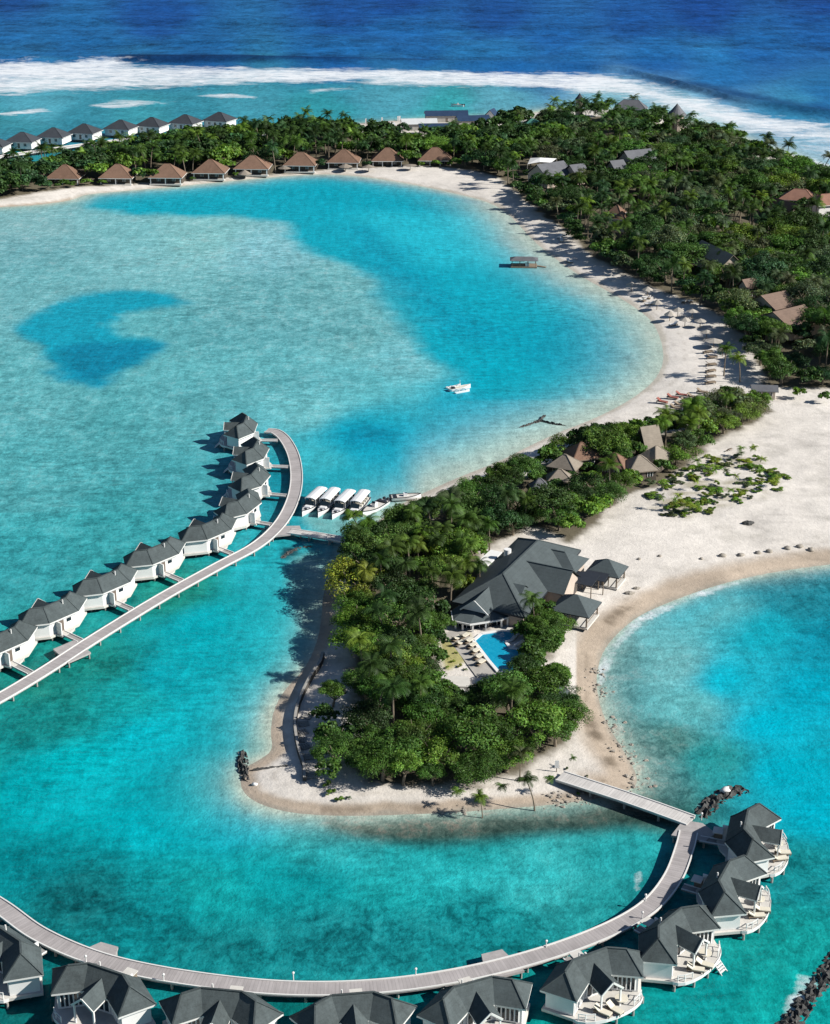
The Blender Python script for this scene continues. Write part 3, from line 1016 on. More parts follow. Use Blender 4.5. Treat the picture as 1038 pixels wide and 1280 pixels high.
    pr.face([(-hw, y1, ze), (0, y1, zr), (0, y0, zr), (-hw, y0, ze)][::-1]).face([(hw, y1, ze), (0, y1, zr), (0, y0, zr), (hw, y0, ze)])
    porch = pr.build('porch_roof', M['shingle'], t)
    pf = MB()
    for s in (-1, 1):
        pf.bar((s * hw, y1 - .03, ze - .06), (0, y1 - .03, zr - .06), .1, .24)
        pf.bar((s * (hw - .03), y1, ze - .1), (s * (hw - .03), -2.6, ze - .1), .08, .18)
    pf.build('fascia', M['fascia'], porch)
    for s in (-1, 1):
        MB().bar((s * 1.35, y1 + .25, ZF - .02), (s * 1.35, y1 + .25, ze - .1), .2, .2).build('post', M['white'], t)
    # water stair
    st = MB()
    for k in range(6):
        yy = ys - BD * .90 - .25 * k - .12
        st.box(1.6, 2.7, yy - .14, yy + .14, ZF - .3 - .26 * k, ZF - .24 - .26 * k)
    for xx in (1.56, 2.74):
        st.bar((xx, ys - BD * .84, ZF - .15), (xx, ys - BD * .9 - 1.5, -.4), .07, .2)
    st.build('stair', M['white'], t)
    # entrance bridge to the walkway
    br = MB().box(.1, 1.25, lo['LL'].y + .01, blen, ZF - .3, ZF - .06)
    bridge = br.build('entrance_bridge', M['plankpale'], t)
    eb = MB()
    for xx in (.08, 1.27):
        eb.bar((xx, lo['LL'].y + .02, ZF + .02), (xx, blen - .05, ZF + .02), .12, .16)
    eb.build('kerb', M['white'], bridge)
    # landing lobe
    MB().prism([(-2.3, lo['LL'].y + .012), (1.9, lo['LL'].y + .012), (1.6, lo['LL'].y + 1.3), (.8, lo['LL'].y + 1.7), (-1.2, lo['LL'].y + .9)], ZF - .36, ZF - .03).build('landing', M['deckwhite'], t)
    # stilts
    for px, py in [(-5.4, -1.4), (5.4, -1.4), (-4.9, -4.4), (4.9, -4.4), (-2.6, -5.7), (2.6, -5.7), (0, -5.95), (-2.4, 1.5), (2.4, 1.5), (-4.3, -.1), (4.3, -.1), (0, -3.2)]:
        MB().tube([(px, py, -1.4), (px, py, ZF - .4)], .17, 8).build('pile', M['pile'], t)
    return t


def spline(px, n=12, z=0.0):
    """Catmull-Rom through ground points"""
    q = [Vector(P(*a, z)) for a in px]
    q = [q[0] * 2 - q[1]] + q + [q[-1] * 2 - q[-2]]
    o = []
    for i in range(1, len(q) - 2):
        for k in range(n):
            t = k / n
            a, b, c, d = q[i - 1], q[i], q[i + 1], q[i + 2]
            o.append(.5 * ((2 * b) + (c - a) * t + (2 * a - 5 * b + 4 * c - d) * t * t + (3 * b - a - 3 * c + d) * t ** 3))
    o.append(q[-2])
    return o


def resample(pts, step):
    o = [pts[0]]
    acc = 0
    for a, b in zip(pts[:-1], pts[1:]):
        L = (b - a).length
        while acc + L >= step and L > 1e-6:
            a = a + (b - a) * ((step - acc) / L)
            o.append(a.copy())
            L = (b - a).length
            acc = 0
        acc += L
    o.append(pts[-1])
    return o


def ribbon(pts, wd, z0, z1, name, mat, parent):
    """planked deck along a path, UV.x runs along it in metres"""
    me = bpy.data.meshes.new(name)
    vs, fs, uvs = [], [], []
    L = 0
    n = len(pts)
    for i, p in enumerate(pts):
        d = (pts[min(i + 1, n - 1)] - pts[max(i - 1, 0)]).normalized()
        s = Vector((d.y, -d.x)) * wd / 2
        if i:
            L += (p - pts[i - 1]).length
        for q, z, uy in ((p - s, z1, 0), (p + s, z1, wd), (p + s, z0, wd), (p - s, z0, 0)):
            vs.append((q.x, q.y, z))
            uvs.append((L, uy))
    for i in range(n - 1):
        a, b = i * 4, i * 4 + 4
        for k in range(4):
            j = (k + 1) % 4
            fs.append((a + k, a + j, b + j, b + k))
    fs.append((3, 2, 1, 0))
    e = (n - 1) * 4
    fs.append((e, e + 1, e + 2, e + 3))
    me.from_pydata(vs, [], fs)
    ul = me.uv_layers.new(name='UVMap')
    for lp in me.loops:
        ul.data[lp.index].uv = uvs[lp.vertex_index]
    me.update()
    bmflip(me)
    return link(name, me, mat, parent)


def bmflip(me):
    import bmesh
    bm = bmesh.new()
    bm.from_mesh(me)
    bmesh.ops.recalc_face_normals(bm, faces=bm.faces)
    bm.to_mesh(me)
    bm.free()


WZT = 1.3   # walkway top


def walkway(name, label, pts, wd, cat='walkway', zt=WZT, mat='plank', pstep=5.5, kerb=True, piles=True, group=None):
    t = thing(name, label, cat, pts[0].x, pts[0].y, 0, 0, group)
    off = Vector((pts[0].x, pts[0].y))
    lp = [p - off for p in pts]
    dk = ribbon(lp, wd, zt - .3, zt, 'deck', M[mat], t)
    if kerb:
        for s in (-1, 1):
            kb = MB()
            q = []
            for i, p in enumerate(lp):
                d = (lp[min(i + 1, len(lp) - 1)] - lp[max(i - 1, 0)]).normalized()
                q.append(p + Vector((d.y, -d.x)) * s * (wd / 2 - .02))
            for a, b in zip(q[:-1], q[1:]):
                kb.bar((*a, zt + .03), (*b, zt + .03), .18, .20)
            kb.build('kerb', M['fascia'], t)
    if piles:
        rs = resample(lp, pstep)[1:-1]
        for i, p in enumerate(rs[:48]):
            d = (rs[min(i + 1, len(rs) - 1)] - rs[max(i - 1, 0)]).normalized()
            n2 = Vector((d.y, -d.x))
            for s in (-1, 1):
                a = p + n2 * s * (wd / 2 - .45)
                MB().tube([(a.x, a.y, -1.5), (a.x, a.y, zt - .28)], .19, 7).build('pile', M['pile'], t)
    return t


# --- the two curved walkways (deck-level pixels)
W_NEAR = spline([(-120, 1060), (-60, 1097), (0, 1133), (50, 1168), (120, 1198), (200, 1217), (300, 1231), (380, 1236), (460, 1234), (540, 1225), (620, 1209), (700, 1186), (770, 1158), (815, 1130), (842, 1096), (856, 1060), (861, 1040)], 10, WZT)
W_WEST = spline([(-90, 920), (0, 872), (60, 836), (120, 797), (200, 748), (270, 709), (320, 682), (349, 656), (365, 628), (371, 600), (368, 572), (358, 551), (346, 540), (333, 538)], 10, WZT)
way_near = walkway('curved_walkway', 'long grey planked walkway curving past the nearest villas to the island tip', W_NEAR, 2.5)
way_west = walkway('curved_walkway', 'grey planked walkway past the left villa row, hooking round beside the moored boats', W_WEST, 2.55)


def platform(parent, u, v, pts, rot):
    x, y = P(u, v, WZT)
    c, s = math.cos(rot), math.sin(rot)
    ox, oy = parent.location.x, parent.location.y
    poly = [(x - ox + a * c - b * s, y - oy + a * s + b * c) for a, b in pts]
    MB().prism(poly, WZT - .34, WZT - .012).build('platform', M['deckgrey'], parent)
    for a, b in poly[:4]:
        a2, b2 = a * .0 + a, b
        MB().tube([(a2 + (x - ox - a2) * .12, b2 + (y - oy - b2) * .12, -1.4), (a2 + (x - ox - a2) * .12, b2 + (y - oy - b2) * .12, WZT - .34)], .17, 7).build('pile', M['pile'], parent)


platform(way_near, 868, 1038, [(-3.2, -1.6), (1.5, -2.4), (3.0, -.2), (1.2, 2.0), (-1.5, 2.4)], R(-8))
platform(way_near, 122, 1194, [(-3.0, -1), (2.8, -1), (1.5, 2.4), (-1.0, 2.4)], R(-22))
platform(way_near, 622, 1204, [(-2.4, -2.4), (2.6, -2.4), (1.6, 2.3), (-1.2, 2.3)], R(20))
platform(way_west, 92, 812, [(-3.4, -3.0), (1.4, -3.0), (2.4, 2.8), (-2.2, 2.8)], R(48))
platform(way_west, 356, 662, [(-3, -2.8), (3.4, -2.2), (3.2, 1.5), (-2, 2.2)], R(10))

B_EAST = [Vector(P(u, v, WZT)) for u, v in ((700, 970), (740, 983), (780, 996), (820, 1010), (864, 1026))]
walkway('footbridge', 'straight pale footbridge from the sandy island tip to the curved walkway', B_EAST, 2.7, 'bridge', WZT + .06, 'plankpale')
B_WEST = [Vector(P(u, v, WZT)) for u, v in ((362, 664), (390, 668), (420, 673), (448, 679))]
walkway('footbridge', 'short grey footbridge from the boat-side walkway to the wooded shore', B_WEST, 2.2, 'bridge', WZT + .05, 'plankpale', 4.5)

# --- villas: ridge-middle pixel, heading of the centre wing, label
NEAR_V = [(10, 1166, -40, 'dark-roofed water villa cut by the left edge, first of the nearest row'),
          (132, 1211, -25, 'water villa beside the leftmost lookout platform of the nearest walkway'),
          (277, 1237, -8, 'water villa at the bottom edge, third from left in the nearest row'),
          (441, 1242, 7, 'water villa in the middle of the bottom edge, roof ridge level'),
          (592, 1227, 22, 'water villa just below the right lookout platform of the nearest walkway'),
          (738, 1192, 28, 'water villa with white bow deck and cushions, fourth from the footbridge junction'),
          (838, 1146, 47, 'water villa with a deck stair, third from the footbridge junction'),
          (906, 1088, 63, 'water villa with dark left roof face, second from the footbridge junction'),
          (933, 1024, 73, 'end water villa of the nearest row, closest to the dark rock breakwater')]
WEST_V = [(307, 524, 88, 'topmost water villa at the tip of the hooked walkway'),
          (320, 555, 84, 'second water villa from the tip of the hooked walkway'),
          (319, 588, 77, 'third water villa from the tip of the hooked walkway'),
          (305, 621, 68, 'fourth water villa from the tip, above the walkway bend'),
          (264, 652, 50, 'fifth water villa from the tip, just left of the walkway bend'),
          (197, 682, 49, 'white-walled water villa in the middle of the left row, fourth from the left edge'),
          (135, 717, 50, 'white-walled water villa in the left row, third from the left edge'),
          (69, 753, 50, 'white-walled water villa in the left row, second from the left edge'),
          (4, 790, 50, 'water villa of the left row cut by the left edge of the photo')]
proto = make_villa(NEAR_V[0][3], 6.0)
villas = []
first = True


def near_dist(path, x, y, dx, dy):
    """distance along (dx,dy) from (x,y) until the path is reached"""
    best = 9
    for k in range(300):
        s = 2 + k * .1
        q = Vector((x + dx * s, y + dy * s))
        if min((q - p).length for p in path) < 1.75:
            return s
    return best


for lst, flip, path in ((NEAR_V, 0, W_NEAR), (WEST_V, 180, W_WEST)):
    for u, v, a, lab in lst:
        x, y = P(u, v, ZR)
        rz = R(a + flip)
        o = proto if first else copy_tree(proto, lab)
        first = False
        o.location = (x, y, 0)
        o.rotation_euler = (0, 0, rz)
        villas.append((o, u, v))
        # own bridge length
        dx, dy = -math.sin(rz), math.cos(rz)
        cx, cy = math.cos(rz), math.sin(rz)
        s = near_dist(resample(path, .5), x + cx * .7, y + cy * .7, dx, dy)
        s = min(max(s, 3.4), 13)
        for ch in o.children:
            if ch.name.split('.')[0] == 'entrance_bridge':
                base = 2.1
                ch.scale = (1, (s - base) / (6.0 - base), 1)
                ch.location = (0, base - base * ch.scale.y, 0)

for k in (0, 1, 2, 3, 4, 5, 7, 8):
    for ch in list(villas[k][0].children):
        if ch.name.split('.')[0] == 'stair':
            bpy.data.objects.remove(ch)
cn_top = MB().box(-.1, 1.45, 2.95, 4.35, 1.75 + ZF, 1.87 + ZF).mesh('entrance_canopy')
cn_top.materials.append(M['deckwhite'])
cn_wall = MB().box(1.26, 1.36, 3.05, 4.2, ZF - .06, ZF + 1.75).mesh('canopy_wall')
cn_wall.materials.append(M['post'])
for k in range(1, 9):
    c_ = link('entrance_canopy', cn_top, None, villas[k][0])
    link('canopy_wall', cn_wall, None, c_)

# deck furniture on the villas whose decks face the camera


def make_lounger(label, cat_mat='cream', group='sun loungers on the villa decks'):
    t = thing('sun_lounger', label, 'sun lounger', 0, 0, 0, 0, group)
    f = MB()
    f.box(-.35, .35, -.95, .95, .22, .3)
    f.build('frame', M['rattan'], t)
    m = MB().box(-.33, .33, -.92, .25, .303, .42)
    m.build('mattress', M[cat_mat], t)
    b = MB()
    b.face([(-.33, .26, .303), (.33, .26, .303), (.33, .95, .72), (-.33, .95, .72)])
    b.face([(-.33, .26, .42), (-.33, .93, .83), (.33, .93, .83), (.33, .26, .42)])
    b.face([(-.33, .26, .303), (-.33, .95, .72), (-.33, .93, .83), (-.33, .26, .42)]).face([(.33, .26, .303), (.33, .26, .42), (.33, .93, .83), (.33, .95, .72)])
    b.face([(-.33, .95, .72), (.33, .95, .72), (.33, .93, .83), (-.33, .93, .83)])
    b.build('backrest', M[cat_mat], t)
    for sx in (-.3, .3):
        for sy in (-.85, .85):
            MB().box(sx - .04, sx + .04, sy - .04, sy + .04, 0, .22).build('leg', M['rattan'], t)
    return t


def make_table(label, group=None):
    t = thing('round_table', label, 'table', 0, 0, 0, 0, group)
    MB().prism([(.8 * math.cos(k * math.pi / 8), .8 * math.sin(k * math.pi / 8)) for k in range(16)], .68, .74).build('tabletop', M['cream'], t)
    MB().tube([(0, 0, 0), (0, 0, .68)], .06, 8).build('pedestal', M['rattan'], t)
    return t


def put(o, villa, lx, ly, rz):
    v = villa
    a = v.rotation_euler[2]
    c, s = math.cos(a), math.sin(a)
    o.location = (v.location.x + lx * c - ly * s, v.location.y + lx * s + ly * c, ZF - .02)
    o.rotation_euler = (0, 0, a + rz)


vl = ['on the deck below the right lookout platform', 'on the bow deck fourth from the bridge junction', 'on the villa deck third from the bridge junction',
      'on the villa deck second from the bridge junction', 'on the end villa deck near the rock breakwater']
lg0 = None
tb0 = None
for i, k in enumerate((4, 5, 6, 7, 8)):
    v = villas[k][0]
    for j, (lx, ly, rz) in enumerate(((-1.3, -5.0, .5), (.2, -5.3, .35))):
        lab = ('left' if j == 0 else 'right') + ' cream lounger ' + vl[i]
        if lg0 is None:
            lg0 = o = make_lounger(lab)
        else:
            o = copy_tree(lg0, lab)
        put(o, v, lx, ly, rz)
        o.scale = (1.25, 1.15, 1.2)
    lab = 'small round cream table ' + vl[i]
    if tb0 is None:
        tb0 = o = make_table(lab, 'round tables on the villa decks')
    else:
        o = copy_tree(tb0, lab)
    put(o, v, 1.75, -4.4, 0)
    for j, (lx, ly) in enumerate(((2.5, -5.0), (1.2, -4.3))):
        pass

# small white lamp posts on the walkway edge
lp0 = None
for u, v, lab in ((520, 1219, 'between the two lookout platforms'), (683, 1184, 'right of the right lookout platform'), (807, 1126, 'where the walkway starts bending up to the junction'),
                  (877, 1024, 'on the junction platform by the footbridge'), (367, 1224, 'low in the middle of the nearest walkway'), (205, 1226, 'right of the left lookout platform'),
                  (108, 1203, 'on the left lookout platform'), (803, 1148, 'on the outer edge of the right-hand bend')):
    x, y = P(u, v, WZT)
    lab = 'short white lamp post ' + lab
    if lp0 is None:
        lp0 = o = thing('lamp_post', lab, 'lamp', x, y, WZT + .19, 0, 'lamp posts along the nearest walkway')
        MB().tube([(0, 0, -.2), (0, 0, 1.0)], [.10, .08], 8).build('post', M['white'], o)
        MB().tube([(0, 0, 1.0), (0, 0, 1.12), (0, 0, 1.3), (0, 0, 1.4)], [.16, .22, .22, .06], 8).build('lamp_head', M['white'], o)
    else:
        o = copy_tree(lp0, lab)
    o.location = (x, y, WZT + .0)
    o.scale = (.75, .75, .8)

# ------------------------------------------------------------------ simple hipped houses


def house(name, label, cat, u, v, zapex, L, Wd, rot, roofh, wallh, mats, base=None, group=None, ridge=None, gable=False, cols=0, win=True, over=.7, fas='fascia'):
    """house whose roof peak shows at pixel (u, v)"""
    x, y = P(u, v, zapex)
    zb = zapex - roofh - wallh if base is None else base
    t = thing(name, label, cat, x, y, zb, R(rot), group)
    ze = zapex - roofh - zb
    rm = MB()
    if gable:
        gable_roof(rm, L, Wd, ze, roofh)
    else:
        hip_roof(rm, L, Wd, ze, roofh, ridge)
    roof = rm.build('roof', M[mats[0]], t)
    a, b = L / 2, Wd / 2
    if not gable:
        fb = MB()
        fascia(fb, [(-a, -b), (a, -b), (a, b), (-a, b)], ze, .22)
        fb.build('fascia', M[fas], roof)
        rc = MB()
        r = (L - Wd if ridge is None else ridge) / 2
        zt = ze + roofh
        if r > .1:
            rc.bar((-r, 0, zt), (r, 0, zt), .3, .14)
        for sx, sy in ((-1, -1), (1, -1), (1, 1), (-1, 1)):
            rc.bar((sx * r, 0, zt), (sx * a, sy * b, ze + .03), .22, .1)
        rc.build('ridge_cap', M[mats[0]], roof)
    wa, wb = a - over, b - over
    if wa < .5 or wb < .5:
        wa, wb = a * .75, b * .75
    wm = MB()
    setb = 1.6 if cols else 0
    wm.prism([(-wa, -wb + setb), (wa, -wb + setb), (wa, wb), (-wa, wb)], -.3, ze - .2)
    if gable:
        hh = roofh * wb / b
        for s in (-1, 1):
            wm.face([(s * wa, -wb + setb, ze - .2), (s * wa, wb, ze - .2), (s * wa, 0, ze + roofh - .25)])
    wm.build('wall', M[mats[1]], t)
    for k in range(cols):
        cx = -wa + .15 + (2 * wa - .3) * k / max(1, cols - 1)
        MB().box(cx - .17, cx + .17, -wb - .17, -wb + .17, -.2, ze - .2).build('column', M['white'], t)
    if cols:
        MB().box(-wa - .3, wa + .3, -wb - .35, -wb + setb - .002, -.4, .12).build('veranda', M['deckwhite'], t)
    if win:
        for sx in (-.5, .5):
            g = MB().box(sx * wa - .55, sx * wa + .55, -wb + setb - .04, -wb + setb + .1, .9, min(2.1, ze - .5))
            wn = g.build('window', M['glass'], t)
            yf = -wb + setb - .06
            fr = MB()
            for xx in (-.6, 0, .6):
                fr.box(sx * wa + xx - .05, sx * wa + xx + .05, yf - .03, yf + .02, .82, min(2.18, ze - .42))
            fr.build('window_frame', M['fascia'], wn)
        d = MB().box(-.5, .5, -wb + setb - .05, -wb + setb + .1, 0, min(2.05, ze - .4))
        d.build('door', M['door'], t)
    pu, pv, s = proj(x, y, zapex)
    ext = max(L, Wd) * s * .48
    KEEP.append((pu - ext * .85, pv - 1, pu + ext * .85, pv + (roofh * .75 + Wd * (.05 if cat != 'bungalow' else .14)) * s * .9, y - Wd * .4))
    return t


ordn = ['first', 'second', 'third', 'fourth', 'fifth', 'sixth', 'seventh', 'eighth', 'ninth', 'tenth']
# far-away row of villas on the reef, upper left
FARV = [(-9, 171), (28, 165), (67, 159.5), (105.5, 154.6), (151, 149.7), (190, 146.5), (232, 143), (274.6, 140)]
for i, (u, v) in enumerate(FARV):
    x, y = P(u, v, 7.6)
    lab = 'dark pyramid-roofed white villa of the far reef row, %s from the left' % ordn[i] if i else 'dark-roofed white villa of the far reef row, cut by the left edge'
    house('reef_villa', lab, 'villa', u, v, 7.6, 13.2, 11.5, -8 - 2 * i, 3.5, 2.7, ('farshingle', 'white'), base=1.4, group='white villas along the far reef', ridge=1.6)
    KEEP[-1] = (u - 15, v, u + 15, v + 15, y - 4)
far_pts = spline([(-80, 212), (0, 196), (60, 187), (110, 180), (150, 175), (200, 171), (260, 164)], 6, 1.5)
walkway('reef_walkway', 'pale walkway on piles in front of the far row of reef villas', far_pts, 4.5, 'walkway', 1.5, 'plankpale', 9)
tp = MB()

BROWN = [(81, 205.5, -3, 'thatch'), (147, 205, -3, 'thatch'), (209, 204.5, -3, 'thatch'), (263, 199, -4, 'thatch'), (316, 194, -4, 'thatch'), (376, 190, -4, 'thatch'), (430, 186.5, -3, 'thatch'), (484.5, 184.5, 0, 'thatch'), (544, 184, 0, 'thatch')]
for i, (u, v, a, m) in enumerate(BROWN):
    house('beach_bungalow', 'brown hip-roofed beach bungalow facing the lagoon, %s from the left' % ordn[i], 'bungalow', u, v, 8.2, 13.6 + (.9 if i in (4, 8) else 0), 11.5, a, 4.6, 2.6,
          (m, 'darkwall'), base=1.0, group='brown bungalows along the lagoon beach', ridge=1.2 + .5 * (i % 3), cols=3 if i < 7 else 4)

# service sheds with blue roofs on the reef edge
for u, v, L, Wd, a, m, lab in ((558, 138, 21, 8, 4, 'roofblue', 'long navy-roofed service shed at the back, nearest the surf'),
                               (524, 148, 17, 9, 5, 'roofpale', 'shed with pale roof in the middle of the blue sheds'),
                               (545, 154, 16, 8, 5, 'roofblue', 'navy-roofed shed in front of the pale-roofed shed'),
                               (591, 144, 16, 8, 12, 'roofblue', 'blue-roofed shed at the right end of the service sheds'),
                               (480, 160, 14, 9, 3, 'roofblue', 'low blue-roofed shed at the left end of the service sheds'),
                               (482, 153, 9, 6, 3, 'roofpale', 'small pale shed behind the leftmost blue-roofed shed')):
    house('service_shed', lab, 'shed', u, v, 6.4, L, Wd, a, 1.9, 3.2, (m, 'stone'), group='service sheds on the reef edge', gable=True, over=.5)
    KEEP.pop()
house('boat_house', 'small steep blue gable beside the sheds at the edge of the wood', 'shed', 615, 136, 7.5, 7, 6, 70, 3, 3, ('roofblue', 'white'), gable=True, over=.4)
KEEP.pop()
house('green_shed', 'green-roofed building half hidden in trees right of the blue sheds', 'shed', 666, 148, 8, 8, 7, 5, 2.2, 4, ('roofgreen', 'white'))
house('green_shed', 'low green-roofed shed in front of the right blue shed', 'shed', 612, 154, 6.5, 9, 6, 5, 1.8, 3, ('roofgreen', 'wall_buff'))

KEEP.append((448, 138, 600, 153, P(530, 165)[1]))
KEEP.append((452, 145, 520, 165, P(490, 178)[1]))
# buildings in the wood
house('long_house', 'long grey hip-roofed house on the far crest of the wood', 'house', 789, 124.5, 12, 16, 9, -12, 4, 4.2, ('roofgrey', 'wall_buff'))
house('grey_house', 'grey gable-roofed house alone in the middle of the wood', 'house', 797, 187, 12, 13, 13, 27, 4.6, 4.5, ('roofgrey', 'wall_buff'), gable=True)
house('grey_house', 'small grey lean roof left of the grey gabled house', 'house', 771, 200, 10.5, 6.5, 8, 27, 3, 4.5, ('roofgrey', 'wall_buff'), gable=True)
house('grey_house', 'wide grey-roofed house beside the white canopy in the wood', 'house', 688, 203, 10.5, 14, 13, 36, 4.2, 4, ('roofgrey', 'wall_buff'), gable=True)
house('grey_house', 'narrow grey roof just right of the wide grey house', 'house', 721, 205, 10, 7, 9, 30, 3, 4, ('roofgrey', 'wall_buff'), gable=True)
house('brown_house', 'brown thatched roof strip slanting between trees above the bay', 'house', 897, 309, 11, 21, 7, -72, 3.2, 4, ('thatchgrey', 'wall_buff'), gable=True)
house('brown_house', 'tiny brown roof deep in the wood below the white canopy', 'house', 772, 256, 11, 5.5, 5, -30, 2.6, 4, ('thatch', 'wall_buff'))
house('brown_house', 'second tiny brown roof just below its neighbour in the wood', 'house', 778, 264, 10.5, 5.5, 5, -30, 2.4, 4, ('thatch', 'wall_buff'))
house('terracotta_house', 'terracotta-roofed house at the right edge near the surf', 'house', 1001, 236, 11.5, 13.5, 11, -22, 3.2, 4.5, ('terracotta', 'wall_buff'), ridge=4)
house('terracotta_house', 'terracotta-roofed white house cut by the right edge', 'house', 1036, 242, 11.5, 14, 10, 20, 3, 5.5, ('terracotta', 'white'), ridge=6)
house('brown_house', 'brown thatched strip roof just left of the terracotta house', 'house', 980, 250, 9.5, 15, 5, -62, 2.6, 3, ('thatch', 'wall_buff'), gable=True)
house('brown_house', 'upper of the two broad brown roofs near the right edge', 'house', 967, 366, 9.4, 10, 12, 34, 2.8, 3, ('roofbrown', 'wall_buff'), gable=True)
house('brown_house', 'lower and larger of the two broad brown roofs near the right edge', 'house', 986, 385, 9.4, 12.8, 15, 36, 3.4, 3, ('roofbrown', 'wall_buff'), gable=True)
house('brown_house', 'smallest brown roof peak left of the two broad brown roofs', 'house', 936, 348, 10, 5, 5, 30, 2.2, 4, ('roofbrown', 'wall_buff'), gable=True)
house('sand_hut', 'low grey flat-pitched hut between the wood and open sand', 'hut', 956, 481, 4.8, 6.6, 4.4, -6, 1.0, 2.2, ('roofgrey', 'wall_buff'), gable=True)

# round tower roof


def cone_roof(name, label, u, v, za, r, h, mats, base=1.4, cat='pavilion', sides=16, group=None, open_=False, wallr=.78):
    x, y = P(u, v, za)
    t = thing(name, label, cat, x, y, base, 0, group)
    ze = za - h - base
    mb = MB()
    ring = [(r * math.cos(2 * math.pi * k / sides), r * math.sin(2 * math.pi * k / sides)) for k in range(sides)]
    mid = [(p[0] * .5, p[1] * .5) for p in ring]
    for k in range(sides):
        j = (k + 1) % sides
        mb.face([(*ring[k], ze), (*ring[j], ze), (*mid[j], ze + h * .46), (*mid[k], ze + h * .46)])
        mb.face([(*mid[k], ze + h * .46), (*mid[j], ze + h * .46), (0, 0, ze + h)])
    mb.face([(*p, ze) for p in reversed(ring)])
    mb.build('roof', M[mats[0]], t)
    if open_:
        MB().tube([(0, 0, -.3), (0, 0, ze + h * .8)], .1, 7).build('pole', M['post'], t)
    else:
        MB().prism([(p[0] * wallr, p[1] * wallr) for p in ring], -.3, ze + .01).build('wall', M[mats[1]], t)
    pu, pv, s = proj(x, y, za)
    if not open_:
        KEEP.append((pu - r * s * .8, pv - 1, pu + r * s * .8, pv + h * s * .9, y - r))
    return t


cone_roof('tower_hut', 'grey conical roof standing clear above the crest of the wood', 847, 129, 14.5, 4.7, 5.2, ('roofgrey', 'wall_buff'))
cone_roof('tower_hut', 'tiny dark pointed roof on the skyline of the wood', 725, 116, 13, 2.3, 3.0, ('farshingle', 'wall_buff'))

# thatched village in the north part of the near island
for u, v, za, L, Wd, a, h, m, lab in ((727, 553, 7.2, 6.8, 6.2, 20, 2.9, 'thatch', 'brown pyramid thatched hut left of the lone arching palm'),
                                      (707, 568, 6.2, 6.6, 5.2, -25, 2.4, 'thatchgrey', 'dull brown thatched hut, lower left of the pyramid hut'),
                                      (769, 566, 6.6, 6.2, 5.2, -25, 2.4, 'thatch', 'brown thatched roof right of the lone arching palm'),
                                      (800, 569, 6.6, 7.0, 6.2, 15, 2.6, 'thatchgrey', 'grey-brown thatched hut with a sharp peak beside the sand track'),
                                      (821, 557, 7, 6.4, 5.6, 40, 2.6, 'thatchgrey', 'thatched hut between the peaked hut and the tall steep roof'),
                                      (700, 586, 5.8, 5.6, 4.4, 0, 2.2, 'thatchgrey', 'low dark thatched hut, nearest of the left huts'),
                                      (675, 598, 5.6, 4, 3.6, 10, 1.8, 'roofgrey', 'small bluish grey roof at the left end of the huts')):
    house('thatched_hut', lab, 'hut', u, v, za, L, Wd, a, h, 2.3, (m, 'darkwall'), group='thatched huts in the near wood', fas='post', ridge=.6, over=.5)
house('steep_hut', 'tall steep thatched roof near the beach end of the huts', 'hut', 812, 532, 9.4, 4.6, 6.6, 22, 5.0, 2.4, ('thatchgrey', 'darkwall'), group='thatched huts in the near wood', gable=True)

# white canopy in the wood
x, y = P(675, 205, 6)
t = thing('canopy', 'white fabric canopy among trees left of the wide grey roof', 'canopy', x, y, 1.4, R(10))
mb = MB()
cp = [(-6, -3.5, 5.4), (-1, -4, 6.2), (4, -3, 5.6), (7, 0, 6.6), (3, 3.5, 5.8), (-3, 4, 6.4)]
for k in range(6):
    a, b = cp[k], cp[(k + 1) % 6]
    mb.face([a, b, (0, 0, 7.2)])
mb.build('fabric', M['white'], t)
for k in cp:
    MB().tube([(k[0], k[1], -.3), k], .1, 6).build('post', M['pile'], t)
KEEP.append((655, 195, 700, 212, y - 3))

# ------------------------------------------------------------------ clubhouse with pool
CR = R(63.5)
cu, cv = Vector((math.cos(CR), math.sin(CR))), Vector((math.sin(CR), -math.cos(CR)))
CB = 1.25
UL = 16.3
A_ = Vector(P(673, 675, 8.0))
B_ = A_ - cu * UL
club = thing('clubhouse', 'large clubhouse with many-gabled dark slate roof beside the swimming pool', 'building', B_.x, B_.y, CB, 0)


def cl(u_, v_, z):
    q = cu * u_ + cv * v_
    return (q.x, q.y, z)


Zr = 8.0 - CB
sl = .52
Zf, Zl, Zb = Zr - sl * 7.5, Zr - sl * 6.3, Zr - .62 * 6.6
rb = MB()
r0, r1 = cl(0, 0, Zr), cl(UL, 0, Zr)
e = [cl(-7.2, -6.6, Zf), cl(-7.2, 7.5, Zf), cl(UL + 6.1, 6.3, Zl), cl(UL + 6.1, -6.6, Zl)]
rb.face([e[0], e[1], r0]).face([e[1], e[2], r1, r0]).face([e[2], e[3], r1]).face([e[3], e[0], r0, r1])
roof = rb.build('roof', M['clubshingle'], club)
fb = MB()
for k in range(4):
    a, b = Vector(e[k]), Vector(e[(k + 1) % 4])
    fb.bar(a - Vector((0, 0, .17)), b - Vector((0, 0, .17)), .12, .3)
fb.build('fascia', M['dark'], roof)
cbm = MB()
cbm.bar(r0, r1, .35, .16)
for q in e[:2]:
    cbm.bar(r0, q, .28, .12)
for q in e[2:]:
    cbm.bar(r1, q, .28, .12)
cbm.build('ridge_cap', M['clubshingle'], roof)


